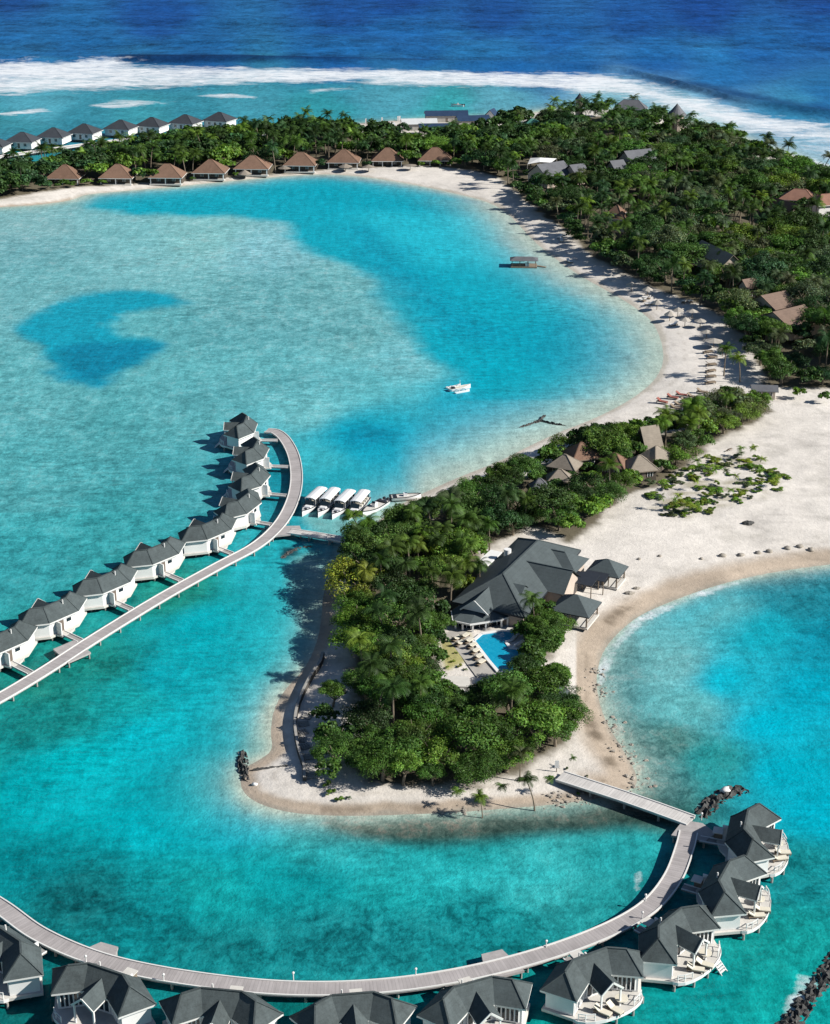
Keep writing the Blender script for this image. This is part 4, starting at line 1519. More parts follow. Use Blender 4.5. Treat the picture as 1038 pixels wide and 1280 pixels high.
def wing(u0, zr, v0, v1, r, drop, hip=0.0, name='wing_roof'):
    """cross wing running out of the front slope, ridge level zr above the base"""
    ze = zr - drop
    mb = MB()
    a, b = cl(u0, v0 - .6, zr), cl(u0, v1, zr)
    ve = (Zr - ze) / sl - .8
    vE = v1 + hip
    p = [cl(u0 - r, ve, ze), cl(u0 - r, vE, ze), cl(u0 + r, vE, ze), cl(u0 + r, ve, ze)]
    mb.face([p[0], p[1], b, a]).face([p[2], p[3], a, b])
    if hip:
        mb.face([p[1], p[2], b])
    w_ = mb.build(name, M['clubshingle'], club)
    wm = MB()
    s2 = .55
    vw = vE - (.8 if hip else .45)
    q = [cl(u0 - r + s2, 3.0, 0)[:2], cl(u0 - r + s2, vw, 0)[:2], cl(u0 + r - s2, vw, 0)[:2], cl(u0 + r - s2, 3.0, 0)[:2]]
    wm.prism(q, -.3, ze - .02)
    if not hip:
        wm.face([cl(u0 - r + s2, vw, ze - .02), cl(u0 + r - s2, vw, ze - .02), cl(u0, vw, zr - .35)])
    wm.build('wall', M['wall_buff'], club)
    rcb = MB()
    rcb.bar(a, b, .3, .14)
    rcb.build('ridge_cap', M['clubshingle'], w_)


wing(8.0, 7.35 - CB, 1.2, 10.3, 4.2, 3.1)
wing(16.4, 6.6 - CB, 2.7, 5.4, 3.6, 2.1, 3.6)
mb = MB()
for sg in (-1, 1):
    mb.face([cl(-.7, 1.8, 6.85 - CB), cl(-.7, 4.6, 6.85 - CB), cl(-.7 + sg * 1.7, 4.6, 5.75 - CB), cl(-.7 + sg * 1.7, 3.6, 5.75 - CB)])
mb.face([cl(-2.2, 4.4, 5.7 - CB), cl(.8, 4.4, 5.7 - CB), cl(-.7, 4.4, 6.75 - CB)])
mb.build('dormer', M['clubshingle'], club)
wm = MB().prism([cl(-6.4, -5.8, 0)[:2], cl(-6.4, 6.7, 0)[:2], cl(UL + 5.2, 5.5, 0)[:2], cl(UL + 5.2, -5.8, 0)[:2]], -.3, Zf - .2)
wm.build('wall', M['wall_buff'], club)
# entrance towards the pool: gable plus a low bent porch on white columns
eb = MB()
zg, zge = 6.35 - CB, 4.15 - CB
for sg in (-1, 1):
    eb.face([cl(-9.4, -1.4 + sg * 2.7, zge), cl(-3.0, -1.4 + sg * 2.7, zge), cl(-2.4, -1.4, zg), cl(-9.4, -1.4, zg)])
ent = eb.build('entrance_roof', M['clubshingle'], club)
MB().face([cl(-9.1, -3.9, zge), cl(-9.1, 1.1, zge), cl(-9.1, -1.4, zg - .2)]).build('gable_wall', M['white'], club)
Eo = [(-9.0, -6.0), (-12.2, -4.2), (-12.2, -.9), (-8.2, 3.2), (-5.2, 4.6)]
Ei = [(-6.4, -4.6), (-8.9, -3.3), (-8.9, -1.2), (-6.2, 1.5), (-4.2, 3.0)]
eb = MB()
zp, zq = 3.15 - CB, 4.15 - CB
for k in range(4):
    eb.face([cl(*Eo[k], zp), cl(*Eo[k + 1], zp), cl(*Ei[k + 1], zq), cl(*Ei[k], zq)])
prch = eb.build('porch_roof', M['clubshingle'], club)
fb = MB()
for k in range(4):
    fb.bar(cl(*Eo[k], zp - .12), cl(*Eo[k + 1], zp - .12), .16, .3)
for sg in (-1, 1):
    fb.bar(cl(-9.42, -1.4 + sg * 2.7, zge - .1), cl(-9.42, -1.4, zg - .1), .14, .26)
fb.build('fascia', M['fascia'], prch)
for k in range(4):
    for t_ in ((.06, .5) if k < 3 else (.06, .5, .94)):
        a, b = Vector(Eo[k]), Vector(Eo[k + 1])
        q_ = a.lerp(b, t_) * .965
        MB().bar(cl(q_.x, q_.y, -.3), cl(q_.x, q_.y, zp - .2), .32, .32).build('column', M['white'], club)
Ew = [(-8.0, -5.0), (-10.6, -3.8), (-10.6, -1.4), (-7.2, 2.1), (-5.0, 3.4)]
gb, fr = MB(), MB()
for k in range(4):
    gb.face([cl(*Ew[k], 0), cl(*Ew[k + 1], 0), cl(*Ew[k + 1], zp - .05), cl(*Ew[k], zp - .05)])
    a, b = Vector(Ew[k]), Vector(Ew[k + 1])
    for t_ in (0, .33, .66):
        q_ = a.lerp(b, t_) * 1.006
        fr.bar(cl(q_.x, q_.y, 0), cl(q_.x, q_.y, zp - .06), .14, .1)
    q_, q2 = a * 1.006, b * 1.006
    fr.bar(cl(q_.x, q_.y, 1.3), cl(q2.x, q2.y, 1.3), .08, .1)
gw = gb.build('window', M['glass'], club)
fr.build('window_frame', M['white'], gw)
tk = MB().tube([cl(12.6, -4.6, Zf + .8), cl(12.6, -4.6, Zf + 2.6)], .7, 12)
tk.build('water_tank', M['white'], club)
KEEP += [(585, 676, 650, 765, B_.y - 10), (650, 676, 735, 738, B_.y - 10), (578, 764, 632, 840, B_.y - 18)]
# white flat-roofed annex on the shaded side
k = cl(11.6, -7.9, 0)
ax, ay = B_.x + k[0], B_.y + k[1]
an = thing('annex', 'small annex with bright white flat roof against the clubhouse left side', 'building', ax, ay, CB, CR)
MB().box(-3.4, 3.4, -1.2, 1.2, 3.2, 3.45).build('roof', M['white'], an)
MB().box(-3.1, 3.1, -1.0, 1.0, -.3, 3.2).build('wall', M['wall_buff'], an)
KEEP.append((602, 688, 630, 715, ay - 5))


def pavilion(label, u, v, za, L, Wd, a, h):
    x, y = P(u, v, za)
    t = thing('open_pavilion', label, 'pavilion', x, y, CB, R(a), 'open square pavilions beside the clubhouse')
    ze = za - h - CB
    mb = MB()
    hip_roof(mb, L, Wd, ze, h, .5)
    rf = mb.build('roof', M['clubshingle'], t)
    fb = MB()
    fascia(fb, [(-L / 2, -Wd / 2), (L / 2, -Wd / 2), (L / 2, Wd / 2), (-L / 2, Wd / 2)], ze, .2)
    fb.build('fascia', M['dark'], rf)
    for sx in (-1, 0, 1):
        for sy in (-1, 1):
            MB().box(sx * (L / 2 - .6) - .12, sx * (L / 2 - .6) + .12, sy * (Wd / 2 - .6) - .12, sy * (Wd / 2 - .6) + .12, -.3, ze - .2).build('post', M['post'], t)
    fm = MB().box(-L / 2 + .3, L / 2 - .3, -Wd / 2 + .3, Wd / 2 - .3, -.2, .15)
    fm.build('floor', M['deckwhite'], t)
    bm = MB()
    for sx in (-1, 1):
        bm.bar((sx * (L / 2 - .6), -Wd / 2 + .7, .9), (sx * (L / 2 - .6), Wd / 2 - .7, .9), .08, .1)
    bm.build('railing', M['post'], t)
    pu, pv, s = proj(x, y, za)
    KEEP.append((pu - L * .5 * s, pv, pu + L * .55 * s, pv + 30, y - 6))
    return t


pavilion('open pavilion with dark pyramid roof on the sand, the farther of two', 759.5, 698.5, 5.8, 6.6, 5.8, -25, 2.1)
pavilion('open pavilion with dark pyramid roof nearest the east beach and the bushes', 720.5, 742.8, 6.0, 7.4, 7.0, -25, 2.3)
for u, v, L, Wd, lab in ((726, 722, 6.0, 4.6, 'dark flat awning on posts against the clubhouse gable wall'), (745, 719, 4.4, 3.4, 'dark flat sheet on posts standing in for the far pavilion shadow on the sand')):  # second one is a dark sheet standing in for the far pavilion's shadow
    x, y = P(u, v, 3.9)
    t = thing('awning', lab, 'awning', x, y, CB, R(-25))
    mb = MB()
    mb.face([(-L / 2, -Wd / 2, 2.5), (L / 2, -Wd / 2, 2.5), (L / 2, Wd / 2, 2.8), (-L / 2, Wd / 2, 2.8)])
    mb.face([(-L / 2, -Wd / 2, 2.4), (-L / 2, Wd / 2, 2.7), (L / 2, Wd / 2, 2.7), (L / 2, -Wd / 2, 2.4)])
    mb.face([(-L / 2, -Wd / 2, 2.4), (L / 2, -Wd / 2, 2.4), (L / 2, -Wd / 2, 2.5), (-L / 2, -Wd / 2, 2.5)]).face([(L / 2, -Wd / 2, 2.4), (L / 2, Wd / 2, 2.7), (L / 2, Wd / 2, 2.8), (L / 2, -Wd / 2, 2.5)])
    mb.build('cover', M['dark'], t)
    for sx in (-1, 1):
        for sy in (-1, 1):
            MB().box(sx * (L / 2 - .2) - .08, sx * (L / 2 - .2) + .08, sy * (Wd / 2 - .2) - .08, sy * (Wd / 2 - .2) + .08, -.3, 2.38 + (.22 if sy > 0 else 0)).build('post', M['post'], t)
cone_roof('parasol', 'dark pointed beach parasol at the wood edge by the east beach', 697, 855, 4.2, 2.2, 1.5, ('clubshingle', 'post'), 1.0, 'parasol', 8, None, True)

# pool
PZ = CB + .34
pool_px = [(592, 801), (602, 792.5), (625, 789), (650, 789), (640, 800), (633, 803), (638, 810), (656, 813), (652, 832), (643, 839.5), (623, 840), (611, 826)]
pc = Vector(P(622, 815, PZ))
pool = thing('swimming_pool', 'blue tiled angular swimming pool in front of the clubhouse entrance', 'pool', pc.x, pc.y, PZ, 0)
pp = [(P(u, v, PZ)[0] - pc.x, P(u, v, PZ)[1] - pc.y) for u, v in pool_px]
q = N('pool_water')
co = q.coord()
nz = q.noise(1.3, 4, .6, co, .6)
q.bump(nz, .25, .3)
q.fin(q.mix(q.rng(nz, .3, .7, 0, 1), (.0, .27, .46), (.012, .36, .55)), .06, .4)
MB().prism(pp, -1.4, .0).build('water_surface', q.m, pool)
cp = MB()
n = len(pp)
for k in range(n):
    a, b = pp[k], pp[(k + 1) % n]
    cp.bar((*a, .02), (*b, .02), .6, .22)
cp.build('coping', M['white'], pool)
x, y = P(640, 804, PZ)
stp = MB()
for k in range(3):
    stp.bar((x - pc.x - .4 + k * .7, y - pc.y - 2.2 + k * .9, .08 + .1 * k), (x - pc.x + 2.6 + k * .7, y - pc.y + 1.2 + k * .9, .08 + .1 * k), .35, .18)
stp.build('step', M['white'], pool)
ter_px = [(556, 792), (575, 783), (592, 799), (612, 828), (626, 843), (596, 846), (578, 822)]
tp_ = [P(u, v, CB + .2) for u, v in ter_px]
tx, ty = tp_[0]
ter = tag(MB().prism([(a, b) for a, b in tp_], CB - .3, CB + .2).build('terrace', M['stone']), None, None, kind='structure')
tp2 = [P(u, v, CB + .18) for u, v in ((592, 799), (602, 789), (630, 784), (668, 786), (672, 815), (650, 845), (626, 845))]
tag(MB().prism(tp2, CB - .3, CB + .19).build('pool_surround', M['deckwhite']), None, None, kind='structure')
pl0 = None
PL = [(581, 797), (586, 803), (590, 809), (594, 816), (598, 823), (601, 830), (571, 800), (575, 806)]
for i, (u, v) in enumerate(PL):
    x, y = P(u, v, CB + .2)
    lab = 'pale poolside lounger on the stone terrace, %s from the clubhouse end' % ordn[i] if i < 6 else 'pale lounger set back at the left edge of the terrace, %s' % ('farther one' if i == 6 else 'nearer one')
    o = copy_tree(lg0, lab, 'sun loungers on the pool terrace')
    o.location = (x, y, CB + .2)
    o.rotation_euler = (0, 0, CR + R(80))

# garden slabs below the pool
for u, v, L, Wd, lab in ((562, 852, 7, 3.4, 'pale paved patio in the clearing below the pool'), (574, 866, 5, 2.6, 'small pale paving slab in shade below the patio')):
    x, y = P(u, v, 1.5)
    tag(MB().prism([(x - L / 2, y - Wd / 2), (x + L / 2, y - Wd / 2 - .5), (x + L / 2 - .3, y + Wd / 2 - .5), (x - L / 2 + .4, y + Wd / 2)], .9, 1.75).build('patio', M['deckwhite']), lab, 'patio')
KEEP.append((545, 840, 590, 872, P(560, 870)[1] - 1))
KEEP.append((544, 800, 592, 845, P(560, 846)[1] - 1))

# ------------------------------------------------------------------ boats
def loft(secs):
    mb = MB()
    n = len(secs[0])
    for s in secs:
        mb.v += [tuple(p) for p in s]
    for i in range(len(secs) - 1):
        for k in range(n - 1):
            mb.f.append((i * n + k, (i + 1) * n + k, (i + 1) * n + k + 1, i * n + k + 1))
    mb.f.append(tuple(range(n)))
    return mb


def hull_secs(L, B, D):
    secs = []
    for k in range(11):
        t = k / 10
        x = -L / 2 + L * t
        b = B / 2 * (1 - max(0, (t - .45) / .55) ** 2.1) * (.92 + .08 * min(1, t / .3))
        b = max(b, .03)
        top = D + .35 * max(0, (t - .4) / .6) ** 2
        secs.append([(x, -b, top), (x, -b * .93, top * .35), (x + .12 * t, -b * .55, -.25), (x + .12 * t, 0, -.4 + .3 * max(0, t - .8)), (x + .12 * t, b * .55, -.25), (x, b * .93, top * .35), (x, b, top)])
    return secs


def make_boat(label, L=10.5, B=3.0, canopy=True, group=None):
    t = thing('speedboat', label, 'boat', 0, 0, 0, 0, group)
    s = hull_secs(L, B, .95)
    mb = loft(s)
    h = mb.build('hull', M['gel'], t, True)
    dk = MB()
    top = [(q[0][0], q[0][1] * .96, q[0][2] - .14) for q in s] + [(q[-1][0], q[-1][1] * .96, q[-1][2] - .14) for q in reversed(s)]
    n = len(s)
    for i in range(n - 1):
        a, b = s[i], s[i + 1]
        dk.face([(a[0][0], a[0][1] * .97, a[0][2] - .12), (b[0][0], b[0][1] * .97, b[0][2] - .12), (b[-1][0], b[-1][1] * .97, b[-1][2] - .12), (a[-1][0], a[-1][1] * .97, a[-1][2] - .12)])
    dk.build('deck', M['deckwhite'] if not canopy else M['gel'], t)
    rub = MB()
    for i in range(n - 1):
        for e in (0, -1):
            rub.bar(s[i][e], s[i + 1][e], .12, .14)
    rub.build('rub_rail', M['dark'], h)
    if canopy:
        hw = B / 2 * .86
        mb = MB()
        x0, x1 = -L / 2 + .1, L * .12
        prof = [(-hw, 2.42), (-hw * .6, 2.62), (0, 2.7), (hw * .6, 2.62), (hw, 2.42)]
        for k in range(4):
            a, b = prof[k], prof[k + 1]
            mb.face([(x0, a[0], a[1]), (x1, a[0], a[1]), (x1, b[0], b[1]), (x0, b[0], b[1])][::-1])
            mb.face([(x0, a[0], a[1] - .12), (x1, a[0], a[1] - .12), (x1, b[0], b[1] - .12), (x0, b[0], b[1] - .12)])
        mb.face([(x1, p[0], p[1]) for p in prof] + [(x1, p[0], p[1] - .12) for p in reversed(prof)])
        mb.face([(x0, p[0], p[1] - .12) for p in prof] + [(x0, p[0], p[1]) for p in reversed(prof)])
        mb.build('canopy', M['gel'], t)
        for k in range(4):
            xx = x0 + .3 + (x1 - x0 - .6) * k / 3
            for sg in (-1, 1):
                MB().tube([(xx, sg * hw * .96, .8), (xx, sg * hw * .96, 2.4)], .05, 6).build('canopy_post', M['fascia'], t)
        ws = MB()
        ws.face([(x1 + .55, -hw * .8, 1.25), (x1 + .55, hw * .8, 1.25), (x1 + .1, hw * .82, 2.1), (x1 + .1, -hw * .82, 2.1)])
        ws.build('windscreen', M['glass'], t)
        MB().box(x1 + .5, x1 + 1.5, -hw * .55, hw * .55, .8, 1.22).build('foredeck_box', M['gel'], t)
        bw = MB()
        hx = L * .36
        bw.box(hx - .5, hx + .1, -.28, .28, .9, 1.2)
        bw.build('bow_hatch', M['dark'], t)
        sb = MB()
        for k in range(4):
            sb.box(x0 + .7 + k * 1.3, x0 + 1.2 + k * 1.3, -hw * .8, hw * .8, .82, 1.25)
        sb.build('bench', M['cream'], t)
    else:
        MB().box(-.8, .3, -.4, .4, .7, 1.7).build('console', M['gel'], t)
        MB().face([(.32, -.4, 1.7), (.32, .4, 1.7), (.1, .4, 2.1), (.1, -.4, 2.1)]).build('windscreen', M['glass'], t)
        MB().box(-L / 2 + .8, -L / 2 + 1.5, -B * .36, B * .36, .7, 1.15).build('bench', M['dark'], t)
    for sg in (-.45, .45):
        e = MB()
        e.box(-L / 2 - .55, -L / 2 - .02, sg - .22, sg + .22, .6, 1.35)
        e.box(-L / 2 - .4, -L / 2 - .1, sg - .1, sg + .1, -.4, .6)
        e.build('outboard_motor', M['dark'], t)
    return t


bt0 = None
for i, (u, v, lab) in enumerate(((391, 634, 'white canopied speedboat at the left end of the moored raft, next to the walkway'), (409, 635, 'white canopied speedboat, second from the walkway in the moored raft'),
                                 (427.5, 637.5, 'white canopied speedboat, third from the walkway in the moored raft'), (447, 638, 'white canopied speedboat at the right of the four canopied boats'))):
    x, y = P(u, v)
    if bt0 is None:
        bt0 = o = make_boat(lab, 10.8, 2.8, group='canopied speedboats moored side by side')
    else:
        o = copy_tree(bt0, lab)
    o.location = (x, y, 0)
    o.rotation_euler = (0, 0, R(252 + (-2, 1, -1, 2)[i]))
ob = make_boat('open white speedboat without canopy at the shore end of the moored raft', 8.5, 2.7, False, 'open white boats')
x, y = P(468, 638)
ob.location = (x, y, 0)
ob.rotation_euler = (0, 0, R(238))
x, y = P(508, 625)
o2 = copy_tree(ob, 'small white open boat pulled up at the wooded shore, partly under trees')
o2.location = (x, y, .35)
o2.scale = (.75, .8, .75)
o2.rotation_euler = (0, 0, R(10))
# outrigger catamaran style sailing skiff alone in the bay
x, y = P(575, 487)
t = thing('bay_boat', 'small white twin-outrigger boat alone in the turquoise bay', 'boat', x, y, 0, R(28))
s = hull_secs(6.2, 1.7, .75)
hb = loft(s).build('hull', M['gel'], t, True)
mb = MB()
for i in range(10):
    a, b = s[i], s[i + 1]
    mb.face([(a[0][0], a[0][1] * .95, a[0][2] - .1), (b[0][0], b[0][1] * .95, b[0][2] - .1), (b[-1][0], b[-1][1] * .95, b[-1][2] - .1), (a[-1][0], a[-1][1] * .95, a[-1][2] - .1)])
mb.build('deck', M['cream'], t)
fs = hull_secs(4.2, .5, .4)
for sg in (-1, 1):
    f = MB()
    f = loft([[(p[0] - .6, p[1] + sg * 2.3, p[2]) for p in q_] for q_ in fs])
    f.build('outrigger', M['gel'], t, True)
ab = MB()
for xx in (-1.4, .6):
    ab.bar((xx, -2.3, .62), (xx, 2.3, .62), .12, .12)
ab.build('crossbeam', M['gel'], t)
MB().tube([(0, 0, .6), (0, 0, 2.6)], .06, 6).build('mast', M['fascia'], t)
MB().box(-2.3, -1.6, -.5, .5, .6, 1.0).build('bench', M['dark'], t)
# floating thatched raft
x, y = P(655, 333)
t = thing('bathing_raft', 'dark bathing raft with flat thatched shade roof at the edge of the bay', 'raft', x, y, 0, R(-3))
MB().box(-5.6, 5.6, -3.2, 3.2, .1, .55).build('platform', M['rattan'], t)
mb = MB()
hip_roof(mb, 12, 6.6, 3.0, 1.1, 7)
mb.face([(-6, -3.3, 2.95), (-6, 3.3, 2.95), (6, 3.3, 2.95), (6, -3.3, 2.95)])
mb.build('roof', M['roofgrey'], t)
for sx in (-5, -1.7, 1.7, 5):
    for sy in (-2.7, 2.7):
        MB().tube([(sx, sy, .5), (sx, sy, 3.0)], .11, 6).build('post', M['post'], t)
MB().box(.6, 2.2, -2.4, -1.2, .56, 1.9).build('locker', M['white'], t)
mb = MB()
for sy in (-3.1, 3.1):
    mb.bar((-5.4, sy, 1.3), (.2, sy, 1.3), .08, .1)
mb.build('railing', M['post'], t)
mb = MB()
mb.bar((5.6, 0, .45), (9.5, -1.5, .2), 1.2, .12)
mb.build('gangway', M['rattan'], t)
x, y = P(573, 136, 1)
o3 = copy_tree(ob, 'far white boat beyond the back navy-roofed shed')
o3.location = (x, y + 14, 0)
o3.scale = (.8, .8, 1.0)
o3.rotation_euler = (0, 0, R(175))
for o in COL.objects:
    if o.name == 'bathing_raft':
        o.scale = (.76, .76, .8)

# ------------------------------------------------------------------ walls, groynes, rocks


def heap(name, label, cat, px, wd, ht, mat, seed=0, z0=-.3):
    """ragged bank of stones along a path: one continuous lumpy surface"""
    pts = resample(spline(px, 6), .38)
    r = np.random.default_rng(seed)
    n = len(pts)
    m = 13
    vs, fs = [], []
    for i, p in enumerate(pts):
        d = (pts[min(i + 1, n - 1)] - pts[max(i - 1, 0)]).normalized()
        s = Vector((d.y, -d.x))
        tap = min(1, 1.6 * math.sin(math.pi * (i + .6) / (n + .2)) + .12)
        for k in range(m):
            a = -1 + 2 * k / (m - 1)
            w_ = wd * tap * (a + r.normal(0, .07)) / 2
            h = ht * tap * (1 - a * a) * (.25 + 1.1 * r.random() ** 1.3)
            q = p + s * w_ + d * r.normal(0, .12)
            vs.append((q.x, q.y, z0 + h + (0 if abs(a) < .99 else -.4)))
    for i in range(n - 1):
        for k in range(m - 1):
            fs.append((i * m + k, i * m + k + 1, (i + 1) * m + k + 1, (i + 1) * m + k))
    me = bpy.data.meshes.new(name)
    me.from_pydata(vs, [], fs)
    me.update()
    o = link(name, me, M[mat])
    return tag(o, label, cat)


heap('rock_breakwater', 'short dark rock breakwater standing in the water off the western spit', 'breakwater', [(304, 935), (303, 950), (306, 966), (311, 981)], 2.4, 0.77, 'rock', 1)
heap('rock_groyne', 'thin low line of stones from the spit breakwater to the sea wall', 'groyne', [(312, 965), (340, 963), (374, 961)], .9, .55, 'rock', 2, .1)
heap('rock_breakwater', 'curved dark rock breakwater between the footbridge end and the end villa', 'breakwater', [(874, 1027), (884, 1010), (898, 998), (916, 990), (930, 988), (936, 994)], 3.6, 0.84, 'rock', 3)
heap('rock_breakwater', 'dark rock breakwater with pale wash at the bottom right corner', 'breakwater', [(1075, 1160), (1048, 1196), (1025, 1228), (1000, 1262), (975, 1300), (960, 1330)], 3.4, 0.80, 'rock', 4)
heap('rock_groyne', 'thin dark driftwood groyne reaching into the bay near the huts', 'groyne', [(645, 536), (662, 531), (676, 527), (692, 530), (712, 533)], 1.2, .7, 'rock', 5)
heap('rock_groyne', 'stubby side arm of the dark groyne near the huts', 'groyne', [(672, 529), (677, 524), (682, 519)], 1.1, .7, 'rock', 6)
heap('rock_breakwater', 'dark submerged rock bank beneath the short footbridge', 'breakwater', [(350, 700), (362, 691), (376, 685), (395, 683)], 2.0, .5, 'rock', 7)


def make_rock(name, seed, r):
    g = np.random.default_rng(seed)
    vs, fs = [], []
    for i in range(5):
        ph = math.pi * (i + .5) / 5
        for j in range(8):
            th = 2 * math.pi * j / 8
            q = r * (.75 + .5 * g.random())
            vs.append((q * math.sin(ph) * math.cos(th), q * math.sin(ph) * math.sin(th) * .8, q * math.cos(ph) * .6))
    for i in range(4):
        for j in range(8):
            fs.append((i * 8 + j, (i + 1) * 8 + j, (i + 1) * 8 + (j + 1) % 8, i * 8 + (j + 1) % 8))
    fs.append(tuple(range(8)))
    fs.append(tuple(32 + j for j in reversed(range(8))))
    return vs, fs


tagr = []
x, y = P(907, 988, .4)
mb = MB()
mb.v, mb.f = make_rock('boulder', 5, .85)
o = mb.build('boulder', M['white'], None, True)  # white lump added in place of foam, shaped like a boulder
o.location = (x, y, .4)
tag(o, 'white lump standing in for foam on top of the curved rock breakwater', 'boulder')
x, y = P(319, 983)
mb = MB()
mb.v, mb.f = make_rock('boulder', 6, .5)
o = mb.build('boulder', M['white'], None, True)
o.location = (x, y, .35)
tag(o, 'small white stone on the sand beside the western breakwater', 'boulder')

# rubble strewn along the shore
sv_, sf_ = [], []
g = np.random.default_rng(11)
path = resample(spline([(745, 838), (750, 868), (760, 898), (778, 928), (796, 958), (800, 980)], 8), .5) + resample(spline([(440, 1017), (520, 1016), (600, 1012), (680, 1005), (750, 996), (795, 984)], 8), .5)
for p in path:
    cl_ = vnoise(np.array([p.x / 3.0]), np.array([p.y / 3.0]))[0]
    for k in range(int(max(0, (cl_ - .35) * 11))):
        q = p + Vector((g.normal(0, 1.1), g.normal(0, 1.0)))
        vs, fs = make_rock('r', int(g.integers(1e6)), .10 + .36 * g.random() ** 3)
        i0 = len(sv_)
        z = gz(q.x, q.y)
        sv_ += [(a + q.x, b + q.y, c + max(z, -.1) + .08) for a, b, c in vs]
        sf_ += [tuple(i0 + k for k in f) for f in fs]
mb = MB()
mb.v, mb.f = sv_, sf_
tag(mb.build('shore_rubble', M['palerock']), 'brown coral rubble strewn along the beach edge of the near island', 'rubble', kind='stuff')

# sea wall
sw = resample(spline([(404, 818), (400, 830), (388, 848), (374, 878), (369, 905), (373, 935), (380, 958), (381, 975)], 8, 1.0), .6)
t = thing('sea_wall', 'low curved sea wall with dark face along the western shore', 'wall', sw[0].x, sw[0].y, 0)
off = sw[0].copy()
ribbon([p - off for p in sw], .55, -.8, 1.45, 'wall', M['wall_dark'], t)
ribbon([p - off for p in sw], .42, 1.45, 1.55, 'coping', M['pile'], t)
g = np.random.default_rng(31)
for i, (u, v) in enumerate(((384, 893), (380, 902), (379, 912), (377, 921), (382, 930), (386, 944), (389, 968))):
    x, y = P(u, v, 1.2)
    mb = MB()
    for k in range(4):
        mb.box(-.8, .8, -.7 + k * .4, -.45 + k * .4, .12, .18)
    for xx in (-.7, 0, .7):
        mb.box(xx - .06, xx + .06, -.7, .75, 0, .118)
    o = mb.build('timber_pallet', M['pile'])
    o.location = (x, y, gz(x, y) + .05)
    o.rotation_euler = (0, 0, g.random() * 3)
    tag(o, 'weathered timber pallet behind the curved sea wall, %s from the top' % ordn[i], 'pallet', 'pallets behind the sea wall')

# reef-side concrete wall with posts
rw = resample(spline([(285, 166), (330, 163), (390, 160), (450, 156), (500, 152)], 6, 1.0), 3)
t = thing('reef_wall', 'pale low wall with white posts along the far reef edge', 'wall', rw[0].x, rw[0].y, 0)
off = rw[0].copy()
ribbon([p - off for p in rw], 2.6, -.5, 1.5, 'wall', M['stone'], t)
for p in resample([q - off for q in rw], 8.5):
    MB().box(p.x - .35, p.x + .35, p.y - .35, p.y + .35, 1.5, 3.6).build('post', M['white'], t)

# ------------------------------------------------------------------ beach furniture
BP = [(810, 358), (876, 398), (893, 423), (822, 374), (866, 386), (848, 384), (838, 388), (857, 396), (884, 412), (790, 352), (904, 434), (432, 204.5), (461, 205.5), (513, 205), (356, 206), (306, 212)]
PL_ = ['thatched beach parasol second from the raft end of the bay beach', 'thatched beach parasol third from the top of the sunny bay beach', 'largest thatched parasol in the open at the head of the lounger line',
       'thatched parasol in tree shade, third from the raft end', 'thatched parasol in shade left of the third one', 'thatched parasol in deep shade in the middle of the bay beach',
       'thatched parasol at the sunlit edge of the shade on the bay beach', 'thatched parasol just in front of the deep-shade parasol', 'thatched parasol between the third one and the largest one', 'thatched parasol nearest the bathing raft, up the shaded shore', 'thatched parasol right of the dark lounger line',
       'thatched parasol left of the eighth brown bungalow', 'thatched parasol right of the seventh brown bungalow', 'thatched parasol left of the last brown bungalow', 'thatched parasol left of the sixth brown bungalow', 'thatched parasol left of the fifth brown bungalow']
pz0 = None
for i, ((u, v), lab) in enumerate(zip(BP, PL_)):
    x, y = P(u, v, 3.8)
    z = gz(x, y)
    rr = 2.5 if i == 2 else (1.75 if i < 11 else 2.9)
    t = thing('beach_parasol', lab, 'parasol', x, y, z, i * .7, 'thatched parasols on the bay beach')
    mb = MB()
    for k in range(12):
        a, b = 2 * math.pi * k / 12, 2 * math.pi * (k + 1) / 12
        mb.face([(rr * math.cos(a), rr * math.sin(a), 2.0 - .12 * (k % 2)), (rr * math.cos(b), rr * math.sin(b), 2.0 - .12 * ((k + 1) % 2)), (0, 0, 3.8 - z)])
    mb.build('canopy', M['thatchpale' if i < 11 else 'thatchgrey'], t)
    MB().tube([(0, 0, -.3), (0, 0, 3.4 - z)], .1, 6).build('pole', M['post'], t)
BL = [(890, 447), (889, 456), (888.5, 464), (888.5, 471), (888, 479), (885, 440),
      (828, 502), (841, 497), (852, 494), (866, 497), (878, 491), (850, 507), (858, 503), (845, 511)]
for i, (u, v) in enumerate(BL):
    x, y = P(u, v, 1.4)
    red = 6 <= i <= 8
    lab = ('dark lounger in the straight line on white sand, %s from the nearest end' % ordn[[4, 3, 2, 1, 0, 5][[0, 1, 2, 3, 4, 5].index(i)]] if i < 6 else
           'red lounger at the lower end of the bay beach, %s from the water' % ordn[i - 6] if red else 'wooden lounger among the cluster by the beach bushes, %s from the left' % ordn[{13: 0, 11: 1, 12: 2, 9: 3, 10: 4}[i]])
    if i in (0, 6):
        src = make_lounger(lab, 'rattan' if i == 0 else 'redmat', 'beach loungers on the bay')
        if i == 0:
            s_d = src
        else:
            s_r = src
        o = src
    else:
        o = copy_tree(s_r if red else s_d, lab)
    o.location = (x, y, gz(x, y) + .05)
    o.rotation_euler = (0, 0, R(100 if i < 6 else 55) + .1 * (i % 3))
    o.scale = (1.5, 1.5, 1.5)
